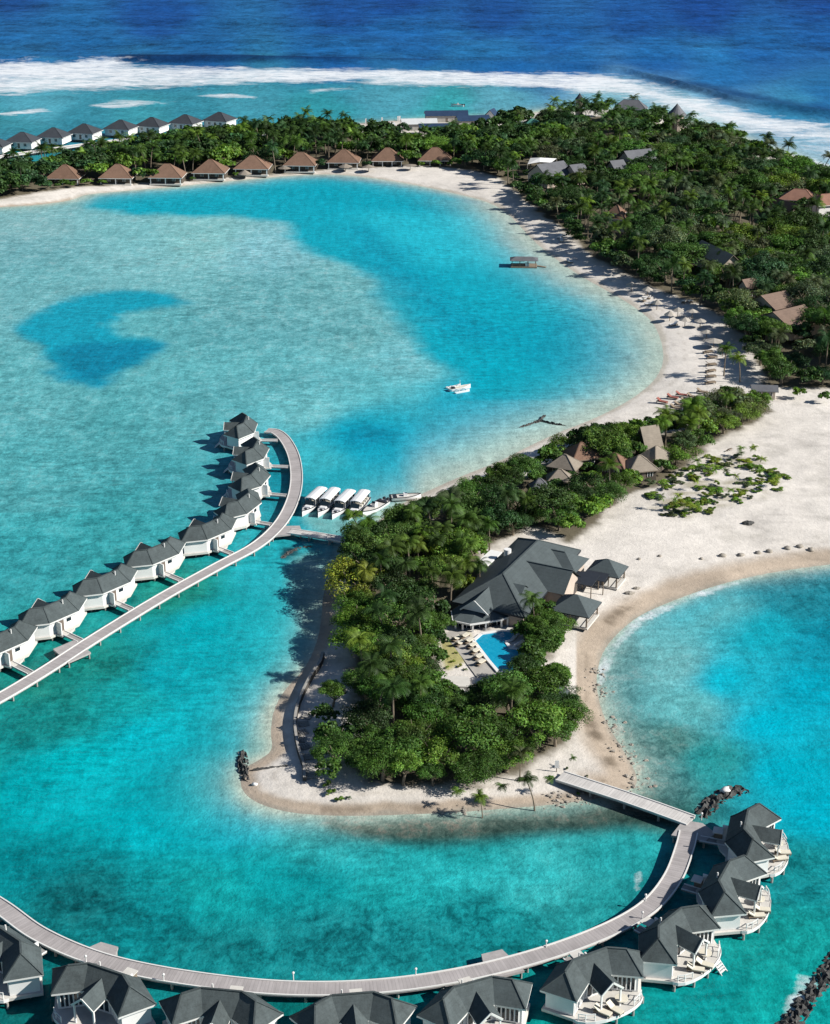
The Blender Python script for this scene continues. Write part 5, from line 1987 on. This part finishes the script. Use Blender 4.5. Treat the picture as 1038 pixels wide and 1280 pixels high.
# white chairs in the shade of the bay beach
wc = [(855, 379), (863, 379), (803, 374), (808, 372), (812, 379), (842, 405), (700, 297), (702, 301), (712, 325), (934, 437)]
for i, (u, v) in enumerate(wc):
    x, y = P(u, v, 1.2)
    lab = 'white beach bed in the tree shade of the bay beach, %s counting down the shore' % ordn[sorted(range(10), key=lambda k: wc[k][1]).index(i)]
    if i == 0:
        s_w = o = make_lounger(lab, 'white', 'white beach beds in the shade')
    else:
        o = copy_tree(s_w, lab)
    o.location = (x, y, gz(x, y) + .05)
    o.rotation_euler = (0, 0, R(160) + .5 * i)
    o.scale = (1.5, 1.4, 1.5)

# stones in a line on the open sand and a few dark lumps
SL = [(799, 699), (825, 695), (877, 697), (903, 693), (926, 692), (948, 689), (962, 687), (985, 683), (1000, 681), (1014, 684)]
for i, (u, v) in enumerate(SL):
    x, y = P(u, v, 1.3)
    mb = MB()
    mb.v, mb.f = make_rock('boulder', 50 + i, .75 if i > 2 else .45)
    o = mb.build('sand_mound', M['palerock'], None, True)
    o.location = (x, y, gz(x, y) + .1)
    tag(o, 'brown sandbag-like lump in the line above the east beach, %s from left' % ordn[i], 'stone', 'line of lumps above the east beach')
for u, v, r, lab, m in ((935, 655, .9, 'dark brush heap alone on the open sand below the planted plot', 'rock'), (787, 739, .7, 'brown stump on the sand above the east beach', 'palerock'), (796, 733, .5, 'pale stone beside the brown stump above the east beach', 'palerock')):
    x, y = P(u, v, 1.3)
    mb = MB()
    mb.v, mb.f = make_rock('boulder', 80, r)
    o = mb.build('brush_heap' if m == 'rock' else 'stump', M[m], None, False)
    o.location = (x, y, gz(x, y) + .15)
    o.scale = (1.5, 1, 1)
    tag(o, lab, 'heap' if m == 'rock' else 'stone')

# signpost and people-sized board at the bridge end
x, y = P(696, 962, 1.2)
t = thing('sign_board', 'small white board on a post at the landward end of the pale footbridge', 'sign', x, y, gz(x, y), 0)
MB().box(-.06, .06, -.06, .06, -.3, 1.2).build('post', M['post'], t)
MB().box(-.3, .3, -.1, -.061, .7, 2.0).build('board', M['white'], t)

# ------------------------------------------------------------------ vegetation
TONES = {'dark': (.034, .080, .022), 'mid': (.066, .145, .028), 'bright': (.115, .225, .034), 'yellow': (.16, .235, .036), 'grey': (.088, .130, .066), 'teal': (.036, .094, .038)}


def quad_mesh(name, V4, col):
    """V4 (n,4,3) quads, col (n,) leaf brightness or (n,3)"""
    n = len(V4)
    me = bpy.data.meshes.new(name)
    me.vertices.add(n * 4)
    me.vertices.foreach_set('co', V4.reshape(-1).astype(np.float32))
    me.loops.add(n * 4)
    me.loops.foreach_set('vertex_index', np.arange(n * 4, dtype=np.int32))
    me.polygons.add(n)
    me.polygons.foreach_set('loop_start', np.arange(0, n * 4, 4, dtype=np.int32))
    me.update(calc_edges=True)
    c = np.repeat(col if col.ndim == 2 else np.stack([col] * 3, 1), 4, 0)
    set_attr(me, 'leaf', c)
    me.materials.append(M['leaf'])
    return me


def leaf_quads(c, nrm, size, g, asp=.6):
    n = len(c)
    nrm = nrm / np.linalg.norm(nrm, axis=1, keepdims=True)
    a = g.normal(size=(n, 3))
    a -= (a * nrm).sum(1, keepdims=True) * nrm
    a /= np.linalg.norm(a, axis=1, keepdims=True)
    b = np.cross(nrm, a)
    s = size[:, None]
    cup = nrm * s * .16
    return np.stack([c - a * s - cup, c + b * s * asp + cup * .3, c + a * s - cup, c - b * s * asp + cup * .3], 1)


def crown_quads(seed, n, leaf, rad=3.0, hgt=3.4, nl=16, z0=1.6):
    """broadleaf crown: leaf sprays gathered on many uneven boughs"""
    g = np.random.default_rng(seed)
    lobes = []
    for k in range(nl):
        a = g.random() * 2 * math.pi
        el = math.asin(min(1, max(-.35, g.uniform(-.35, 1.0))))
        q = g.uniform(.45, .92)
        lobes.append((rad * q * math.cos(el) * math.cos(a), rad * q * math.cos(el) * math.sin(a), z0 + hgt * .45 + hgt * .5 * q * math.sin(el), rad * g.uniform(.19, .40)))
    L = np.array(lobes)
    pick = g.choice(nl, n, p=(L[:, 3] ** 2 / (L[:, 3] ** 2).sum()))
    d = g.normal(size=(n, 3))
    d /= np.linalg.norm(d, axis=1, keepdims=True)
    d[:, 2] = np.where(d[:, 2] < -.25, -d[:, 2] * .8, d[:, 2])
    rr = L[pick, 3] * np.clip(g.normal(.88, .16, n), .3, 1.22)
    c = L[pick, :3] + d * rr[:, None] * np.array([1, 1, .82])
    nrm = d + g.normal(size=(n, 3)) * .55 + np.array([0, 0, .35])
    size = leaf * g.uniform(.6, 1.35, n)
    bough = g.uniform(.5, 1.5, nl)
    col = bough[pick] * g.uniform(.6, 1.4, n)
    tint = np.stack([col * g.uniform(.85, 1.25, n), col, col * g.uniform(.8, 1.15, n)], 1)
    return leaf_quads(c, nrm, size, g), tint


def trunk_mesh(seed, h, r, limbs, spread):
    g = np.random.default_rng(seed)
    mb = MB()
    lean = g.normal(0, .25, 2)
    mb.tube([(0, 0, -.4), (lean[0] * .3, lean[1] * .3, h * .35), (lean[0], lean[1], h)], [r * 1.25, r, r * .7], 7)
    for k in range(limbs):
        a = 2 * math.pi * (k + g.random() * .6) / limbs
        s = spread * g.uniform(.6, 1)
        mb.tube([(lean[0] * .8, lean[1] * .8, h * .75), (lean[0] + s * .5 * math.cos(a), lean[1] + s * .5 * math.sin(a), h * 1.25), (lean[0] + s * math.cos(a), lean[1] + s * math.sin(a), h * 1.8)], [r * .55, r * .4, r * .15], 5)
    me = mb.mesh('trunk')
    me.materials.append(M['trunk'])
    return me


def palm_quads(seed, nf=17, length=3.0, step=13):
    """palm head at origin: arching fronds of separate leaflets"""
    g = np.random.default_rng(seed)
    qs, cs = [], []
    for k in range(nf):
        a = 2 * math.pi * k * .381966 + g.normal(0, .15)
        up = g.uniform(-.25, 1.15) if k < nf * .8 else g.uniform(.9, 1.4)
        Lf = length * g.uniform(.8, 1.1)
        droop = g.uniform(.8, 1.5)
        dirh = np.array([math.cos(a), math.sin(a), 0])
        side = np.array([-math.sin(a), math.cos(a), 0])
        p = np.array([0, 0, 0.])
        an = up
        pts = []
        for i in range(step + 1):
            pts.append(p.copy())
            an -= droop * 1.5 / step * (.4 + 1.1 * i / step)
            p = p + (dirh * math.cos(an) + np.array([0, 0, 1]) * math.sin(an)) * Lf / step
        tone = g.uniform(.75, 1.25)
        for i in range(1, step + 1):
            t = i / step
            w_ = Lf * .30 * math.sin(math.pi * (.12 + .86 * t)) ** .7 + .06
            fw = (pts[i] - pts[i - 1])
            for sg in (-1, 1):
                b = pts[i - 1]
                tip = b + side * sg * w_ + fw * 1.5 - np.array([0, 0, w_ * .42])
                qs.append([b, b + fw * .92, tip + fw * .15, tip])
                cs.append(tone * g.uniform(.75, 1.3))
    cs = np.array(cs)
    return np.array(qs), np.stack([cs * 1.08, cs, cs * .9], 1)


def palm_trunk(seed, h, lean):
    mb = MB()
    pts = [(lean * (t ** 1.8), 0, h * t - .4 * (t == 0)) for t in (0, .2, .45, .7, .88, 1.0)]
    mb.tube(pts, [.24, .17, .145, .13, .12, .13], 7)
    me = mb.mesh('trunk')
    me.materials.append(M['trunk'])
    return me


NB, NP = 9, 6
HABIT = [(3.0, 3.4, 6400, .120, 26), (3.5, 2.6, 7000, .118, 34), (2.5, 4.2, 6000, .112, 30), (3.1, 3.2, 4200, .130, 20), (3.3, 3.0, 7600, .098, 40), (2.8, 3.8, 6000, .138, 18), (3.6, 3.0, 5600, .12, 24), (2.7, 3.0, 6800, .094, 36), (3.2, 3.8, 5000, .145, 28)]
BCROWN = [quad_mesh('crown', *crown_quads(100 + i, h_[2], h_[3], rad=h_[0], hgt=h_[1], nl=h_[4], z0=1.3 + .2 * (i % 3))) for i, h_ in enumerate(HABIT)]
BTRUNK = [trunk_mesh(200 + i, 2.2, .22, 5, 2.2) for i in range(NB)]
SCROWN = [quad_mesh('crown', *crown_quads(300 + i, 700, .17, rad=1.5, hgt=1.6, nl=9, z0=.1)) for i in range(5)]
PALM_H, PLEAN = 7.0, [.3, .9, 1.6, .6, 2.3, .1]
PCROWN, PTRUNK = [], []
for i in range(NP):
    qd, c = palm_quads(400 + i)
    qd = qd + np.array([PLEAN[i], 0, PALM_H])
    PCROWN.append(quad_mesh('crown', qd, c))
    PTRUNK.append(palm_trunk(i, PALM_H, PLEAN[i]))
FARB = [crown_quads(500 + i, 620, .42, nl=14) for i in range(5)]
FARP = [palm_quads(600 + i, 13, 3.0, 6) for i in range(4)]

TREES = []  # x, y, kind, scale xy, scale z, rot, variant, tone, zone


def blocked(x, y, top, rad):
    u, v, s = proj(x, y, top)
    _, vb, _ = proj(x, y, 1.3)
    r = rad * s
    for k in KEEP:
        if y < k[4] + 1.0 and u + r > k[0] and u - r < k[2] and v < k[3] and vb - .3 * r > k[1]:
            return True
    return False


FOOT = []


def footprint(o, grow=0.3):
    pass


def add_zone(px, spacing, hb, hp, palmf, tones, zone, edge=0.0, seedz=0, edge_small=True):
    g = np.random.default_rng(900 + seedz)
    poly = G(px)
    x0, y0 = poly.min(0)
    x1, y1 = poly.max(0)
    n = int((x1 - x0) * (y1 - y0) / spacing ** 2 * 14)
    xs, ys = g.uniform(x0, x1, n), g.uniform(y0, y1, n)
    d = sdf(poly, xs, ys)
    ok = d > edge
    xs, ys, d = xs[ok], ys[ok], d[ok]
    cell = {}
    names = list(tones)
    pr = np.array([tones[k] for k in names], float)
    pr /= pr.sum()
    for x, y, dd in zip(xs, ys, d):
        sp = spacing * (.72 if dd < 3 else 1.0)
        key = (int(x // spacing), int(y // spacing))
        if any((x - q[0]) ** 2 + (y - q[1]) ** 2 < sp * sp for a in (-1, 0, 1) for b in (-1, 0, 1) for q in cell.get((key[0] + a, key[1] + b), [])):
            continue
        if any(inb(x, y, b) for b in FOOTS):
            continue
        pn = vnoise(np.array([x / 17.0 + 40]), np.array([y / 17.0]))[0]
        palm = g.random() < palmf * (2.0 if pn > .55 else .45) * (.3 if dd < 3.0 else 1)
        tn = vnoise(np.array([x / 13.0]), np.array([y / 13.0 + 70]))[0]
        tone = names[min(len(names) - 1, int(np.searchsorted(np.cumsum(pr), np.clip(.5 + (tn - .5) * 1.3 + g.normal(0, .22), 0, .999))))]
        edgef = .6 + .4 * min(1, dd / 10.0) if zone == 'forest' else .72 + .28 * min(1, dd / 6.0) if edge_small and not (zone == 'west' and proj(x, y)[0] < 475 and proj(x, y)[1] < 850) else 1.12
        h = (g.uniform(*hp) if palm else g.uniform(*hb) * edgef)
        sc = h / (PALM_H + 1.0) if palm else h / 5.4
        if not palm:
            sxy = sc * g.uniform(.95, 1.25)
            rad = 3.0 * sxy
        else:
            sxy = min(sc * g.uniform(.9, 1.1), 1.35)
            rad = 2.6 * sxy
        if blocked(x, y, h + 1.0, rad * .8):
            if palm:
                continue
            f = g.uniform(.3, .42)
            sxy, sc, h, rad = sxy * f / .8, sc * f, h * f, rad * f / .8
            if blocked(x, y, h + 1.0, rad * .7):
                continue
        cell.setdefault(key, []).append((x, y))
        TREES.append([x, y, 'palm' if palm else 'tree', sxy, sc, g.random() * 6.283, int(g.integers(0, 99)), tone, zone])


def inb(x, y, b):
    c, s = math.cos(b[4]), math.sin(b[4])
    dx, dy = x - b[0], y - b[1]
    return abs(dx * c + dy * s) < b[2] and abs(-dx * s + dy * c) < b[3]


FOOTS = []
for o in list(COL.objects):
    if o.parent is None and o.get('category') in ('bungalow', 'shed', 'house', 'hut', 'pavilion', 'canopy', 'awning'):
        mx = my = 1.0
        for ch in o.children:
            if ch.type == 'MESH':
                for c in ch.bound_box:
                    mx, my = max(mx, abs(c[0])), max(my, abs(c[1]))
        FOOTS.append((o.location.x, o.location.y, mx + .6, my + .6, o.rotation_euler[2]))
mid = cl(7.5, .4, 0)
FOOTS.append((B_.x + mid[0], B_.y + mid[1], 15.6, 8, CR))
k = cl(11, 8.5, 0)
FOOTS.append((B_.x + k[0], B_.y + k[1], 12, 3.5, CR))
k = cl(-9, -.5, 0)
FOOTS.append((B_.x + k[0], B_.y + k[1], 4.5, 6.5, CR))
FOOTS.append((ax, ay, 6, 3.5, CR))
FOOTS.append((pc.x, pc.y, 4.2, 7.0, 0))
k = P(598, 815, 1.4)
FOOTS.append((k[0], k[1], 5, 7, R(30)))

add_zone(Z_FOREST, 5.6, (6.5, 12.8), (8.8, 12.4), .44, {'dark': 3.8, 'teal': 2.4, 'mid': 3.0, 'bright': 1.3, 'grey': 1.3}, 'forest', 0, 1)
add_zone(Z_STRIP, 4.7, (5.5, 10.5), (8.5, 12.5), .34, {'dark': 3, 'teal': 2, 'mid': 3, 'bright': 1.8}, 'strip', 0, 2)
add_zone(Z_NORTH, 4.1, (5.4, 8.6), (7.0, 9.6), .22, {'dark': 2.2, 'mid': 4, 'bright': 2.8, 'grey': .5}, 'north', .6, 3)
add_zone(Z_WEST, 3.8, (4.6, 8.4), (7.0, 9.4), .18, {'dark': 2.6, 'mid': 4, 'bright': 2.5, 'yellow': .3}, 'west', .4, 4)
add_zone(Z_POOL, 2.6, (3.6, 5.4), (6.0, 7.0), .05, {'dark': 2, 'mid': 4}, 'poolside', .2, 5)


def manual(u, v, kind, h, tone, zone, wide=1.0, rot=None, var=0, z=1.3):
    x, y = P(u, v, z)
    sc = h / (PALM_H + 1.0) if kind == 'palm' else h / 5.4
    TREES.append([x, y, kind, sc * wide, sc, rot if rot is not None else (u * 1.7 + v) % 6.28, var, tone, zone])


# palms on the south beach, read off the photo
for u, v, h, rot, var, tone in ((603.5, 1013, 4.4, 2.9, 1, 'bright'), (627, 997, 3.6, 2.0, 0, 'mid'), (650, 972, 5.2, 1.2, 3, 'grey'), (669, 1004, 5.6, 2.6, 4, 'dark'), (686, 986, 3.0, 2, 0, 'mid'), (572, 1002, 3.4, 1, 3, 'bright'), (716, 958, 2.2, 1, 5, 'mid')):
    manual(u, v, 'palm', h, tone, 'beach', .95, rot, var)
for u, v, h in ((454, 676, 7.5), (462, 682, 7.2), (533, 700, 7.6), (582, 742, 7.4), (576, 716, 7.8), (598, 720, 7.4), (668, 784, 7.2), (748, 575, 6.5), (560, 702, 7.5), (545, 712, 7.2), (518, 702, 7.4), (600, 742, 7), (612, 690, 7), (588, 690, 8)):
    manual(u, v, 'palm', h, ('mid', 'dark', 'bright', 'grey')[int(u) % 4], 'north' if v < 740 else 'west', 1, None, int(u) % 6)
for u, v, h, tone in ((925, 478, 7.5, 'bright'), (905, 470, 8.5, 'mid'), (998, 500, 3.2, 'bright'), (1030, 505, 3, 'mid')):
    manual(u, v, 'palm' if h > 5 else 'tree', h, tone, 'forest', 1.0, None, int(u) % 6)
for u, v, h, tone in ((415, 988, 2.6, 'bright'), (424, 994, 2.2, 'bright'), (408, 978, 2.4, 'mid'), (436, 992, 1.4, 'grey'), (712, 968, 1.5, 'bright'), (724, 985, 1.2, 'bright'), (738, 982, 1.1, 'mid'), (708, 958, 1.1, 'dark'), (690, 968, 1.5, 'bright'), (556, 822, 1.6, 'yellow'), (566, 828, 1.5, 'yellow'), (574, 834, 1.7, 'yellow'), (560, 836, 1.4, 'yellow'), (582, 838, 1.3, 'yellow'), (570, 818, 1.2, 'yellow'), (735, 966, 1.0, 'grey'), (745, 974, .9, 'grey')):
    manual(u, v, 'shrub', h, tone, 'beach' if v > 850 else 'west', 1.25)
for u, v, h in ((668, 802, 4.6), (684, 798, 4.6), (699, 792, 4.2), (676, 814, 4.2), (664, 828, 3.6), (690, 810, 3.6), (656, 841, 3.2), (655, 800, 3.4)):
    manual(u, v, 'tree', h, ('mid', 'dark', 'mid', 'bright')[int(h * 10) % 4], 'poolside', 1.15, None, int(u) % 9)
for u, v, h in ((505, 850, 5.4), (520, 862, 5.2), (534, 848, 4.4), (500, 872, 5.6), (524, 880, 4.8), (541, 874, 3.6), (514, 836, 5.2), (540, 834, 3.6), (531, 822, 4.6), (548, 796, 4.2), (490, 856, 6), (536, 862, 3.8), (560, 880, 3.8), (545, 890, 4.6), (546, 812, 3.4), (562, 892, 4.0), (578, 890, 3.6), (594, 888, 4.2), (606, 880, 4.4), (552, 902, 4.8), (572, 904, 4.6), (530, 898, 5.0), (588, 902, 4.8), (604, 896, 4.8), (516, 890, 5.2)):
    manual(u, v, 'tree', h, ('mid', 'bright', 'dark', 'mid')[int(u) % 4], 'west', 1.15, None, int(u) % 9)
for u, v, h in ((598, 172, 8), (612, 168, 8.5), (626, 172, 10), (588, 176, 7), (640, 166, 10.5), (652, 164, 11), (632, 164, 10), (618, 178, 9)):
    manual(u, v, 'tree', h, ('dark', 'mid', 'dark', 'teal')[int(u) % 4], 'strip', 1.0, None, int(u) % 9)
for u, v, h in ((378, 180, 12), (388, 178, 12.5), (400, 180, 12), (410, 182, 11), (392, 184, 11.5), (424, 182, 10), (436, 182, 11), (470, 184, 12), (484, 182, 10), (372, 186, 10)):
    manual(u, v, 'tree' if u % 3 else 'palm', h, ('dark', 'teal', 'dark', 'mid')[int(u) % 4], 'strip', 1.0, None, int(u) % 6)
for u, v, h in ((412, 930, 3.8), (406, 906, 3.6), (416, 882, 4.6), (402, 952, 2.6), (420, 958, 4.4), (412, 972, 3.2), (404, 930, 2.4), (424, 940, 4.6)):
    manual(u, v, 'tree', h, ('mid', 'bright', 'dark', 'mid')[int(u) % 4], 'west', 1.1, None, int(u) % 9)
# planted plot on the open sand
g = np.random.default_rng(77)
poly = G(Z_PLOT)
n = 0
while n < 112:
    u, v = g.uniform(800, 985), g.uniform(566, 656)
    x, y = P(u, v, 1.3)
    if sdf(poly, x, y)[0] < -.2 or g.random() > (.25 + 1.1 * vnoise(np.array([x / 6]), np.array([y / 6]))[0]) * (1.15 - abs(u - 880) / 170):
        continue
    if v > 625 and u > 900 and g.random() < .6:
        continue
    up = 1 - (v - 566) / 90
    pl = g.random() < .16
    TREES.append([x, y, 'palm' if pl else 'shrub', g.uniform(.28, .5) if pl else g.uniform(.5, 1.25), g.uniform(.28, .45) if pl else g.uniform(.25, .6), g.random() * 6, int(g.integers(0, 99)), ('bright', 'bright', 'yellow', 'grey', 'yellow')[int(g.integers(0, 5))], 'plot'])
    n += 1
for u, v, r in ((912, 578, 1.5), (905, 585, 1.3), (925, 580, 1.3), (893, 590, 1.2)):
    manual(u, v, 'shrub', 2.4, 'dark', 'plot', 1.1)
# arid brown fallen frond at the head of the plot
x, y = P(914, 566, 1.4)
qd, c = palm_quads(700, 1, 4.2, 12)
mb = MB()
for q_ in qd:
    mb.face([tuple(k) for k in q_])
o = mb.build('fallen_frond', M['frond'])
o.location = (x, y, 2.6)
o.rotation_euler = (0, .5, 2.2)
tag(o, 'dry orange-brown frond leaning at the head of the planted plot', 'palm frond')

# ---- which of them show largest, and how they are told apart
for t in TREES:
    z = gz(t[0], t[1])
    t.append(z)
    u, v, s = proj(t[0], t[1], z + 3)
    t += [u, v, s * t[3]]
vis = [t for t in TREES if -40 < t[10] < PW + 40 and t[11] < PH + 40]
by = {}
for t in vis:
    by.setdefault(t[2], []).append(t)
own, rest = [], []
for k, l in by.items():
    l.sort(key=lambda t: -t[12])
    own += l[:300]
    rest += l[300:]
rest += [t for t in TREES if not (-40 < t[10] < PW + 40 and t[11] < PH + 40)]
print('TREES', {k: len(l) for k, l in by.items()}, 'own', len(own), 'rest', len(rest))

LM = [('the clubhouse', 660, 735), ('the swimming pool', 622, 815), ('the annex', 610, 706), ('the pool terrace', 588, 815), ('the paved patio', 565, 858), ('the sea wall', 378, 925),
      ('the short footbridge', 446, 680), ('the moored boats', 480, 645), ('the pyramid thatched hut', 727, 575), ('the sharp-peaked hut', 800, 590), ('the steep thatched roof', 812, 560), ('the low thatched hut', 702, 606),
      ('the grey sand hut', 956, 495), ('the broad brown roofs', 985, 410), ('the terracotta house', 1002, 265), ('the slanting brown roof', 900, 330), ('the grey gabled house', 796, 215), ('the wide grey house', 692, 228), ('the white canopy', 672, 225),
      ('the conical roof', 847, 165), ('the long grey crest house', 786, 155), ('the blue sheds', 560, 168), ('the green shed', 664, 175), ('the tiny brown roofs', 776, 288), ('the bathing raft shore', 700, 315), ('the lounger line', 900, 465),
      ('the far footbridge landing', 700, 962), ('the south beach palms', 640, 995), ('the near open pavilion', 722, 778), ('the far open pavilion', 762, 728), ('the eastern beach parasol', 697, 872), ('the surf corner', 960, 195),
      ('the western spit', 405, 985), ('the boulder line', 930, 560), ('the dark driftwood groyne', 650, 560)] + [('the %s brown bungalow' % ordn[i], b[0], b[1] + 22) for i, b in enumerate(BROWN)]
LMW = [(n_, *P(u, v)) for n_, u, v in LM]
TW = {'dark': 'dark green', 'teal': 'deep blue-green', 'mid': 'mid green', 'bright': 'bright green', 'yellow': 'yellow-green', 'grey': 'grey-green'}
KW = {'tree': ('leafy tree', 'tree'), 'palm': ('coconut palm', 'palm'), 'shrub': ('shrub', 'shrub')}
pend = {}
for t in own:
    if t[8] == 'plot':
        where = 'in the planted plot on open sand'
    else:
        best = min(LMW, key=lambda q_: math.hypot(q_[1] - t[0], (q_[2] - t[1])))
        dx, dy = t[0] - best[1], t[1] - best[2]
        if math.hypot(dx, dy) < 3.0:
            where = 'right beside ' + best[0]
        elif abs(dx) > abs(dy) * 1.1:
            where = ('right of ' if dx > 0 else 'left of ') + best[0]
        else:
            where = ('behind ' if dy > 0 else 'in front of ') + best[0]
    size = {'tree': lambda s: 'broad' if s > 1.45 else ('small' if s < 1.0 else ''), 'palm': lambda s: 'tall' if s > 1.3 else ('young' if s < .6 else ''), 'shrub': lambda s: 'low' if s < .5 else ''}[t[2]](t[4])
    lab = ' '.join(w_ for w_ in (size, TW[t[7]], KW[t[2]][0], where) if w_)
    pend.setdefault(lab, []).append(t)
ORD = ['leftmost', 'second from left', 'third from left', 'fourth from left', 'fifth from left', 'sixth from left', 'seventh from left', 'eighth from left', 'ninth from left', 'tenth from left', 'eleventh from left', 'twelfth from left', 'thirteenth from left', 'fourteenth from left', 'fifteenth from left', 'sixteenth from left', 'seventeenth from left', 'eighteenth from left', 'nineteenth from left', 'twentieth from left']
GRP = {'forest': 'of the big wood', 'strip': 'behind the brown bungalows', 'north': 'of the near island wood', 'west': 'of the near island point', 'poolside': 'beside the pool', 'beach': 'on the near island beach', 'plot': 'in the planted sand plot'}
NAMES = {'tree': 'leafy_tree', 'palm': 'coconut_palm', 'shrub': 'shrub'}
PLUR = {'tree': 'leafy trees ', 'palm': 'coconut palms ', 'shrub': 'shrubs '}
for lab, l in pend.items():
    l.sort(key=lambda t: t[10])
    for i, t in enumerate(l):
        full = lab if len(l) == 1 else lab + ', ' + (ORD[i] if i < len(ORD) else 'number %d from left' % (i + 1))
        x, y, kind, sxy, sz, rot, var, tone, zone, z = t[:10]
        r = thing(NAMES[kind], full, KW[kind][1], x, y, z - .05, rot, PLUR[kind] + GRP[zone])
        r.scale = (sxy, sxy, sz)
        gg = random.Random(int(x * 91 + y * 37))
        if kind == 'tree':
            cm, tm = BCROWN[var % NB], BTRUNK[var % NB]
        elif kind == 'palm':
            cm, tm = PCROWN[var % NP], PTRUNK[var % NP]
        else:
            cm, tm = SCROWN[var % 5], None
        c = link('crown', cm, None, r)
        tc = TONES[tone] if kind != 'palm' else tuple(k_ * .8 for k_ in TONES[tone])
        j = gg.uniform(.8, 1.22)
        c.color = (tc[0] * j * gg.uniform(.85, 1.2), tc[1] * j, tc[2] * j * gg.uniform(.8, 1.2), 1)
        if tm is not None:
            link('trunk', tm, None, r)
# the rest of the wood, which nobody could count
qs, cs = [], []
for t in rest:
    x, y, kind, sxy, sz, rot, var, tone, zone, z = t[:10]
    qd, c = (FARP[var % 4] if kind == 'palm' else FARB[var % 5])
    if kind == 'palm':
        qd = qd + np.array([0, 0, PALM_H])
    cr, sr = math.cos(rot), math.sin(rot)
    q2 = np.empty_like(qd)
    q2[..., 0] = (qd[..., 0] * cr - qd[..., 1] * sr) * sxy + x
    q2[..., 1] = (qd[..., 0] * sr + qd[..., 1] * cr) * sxy + y
    q2[..., 2] = qd[..., 2] * sz + z
    gg = random.Random(int(x * 91 + y * 37))
    j = gg.uniform(.8, 1.22)
    qs.append(q2)
    cs.append(c * np.array(TONES[tone])[None] * j)
if qs:
    o = link('woodland', quad_mesh('woodland', np.concatenate(qs), np.concatenate(cs)))
    tag(o, 'dense far green wood of leafy trees and palms filling the big island', 'wood', kind='stuff')
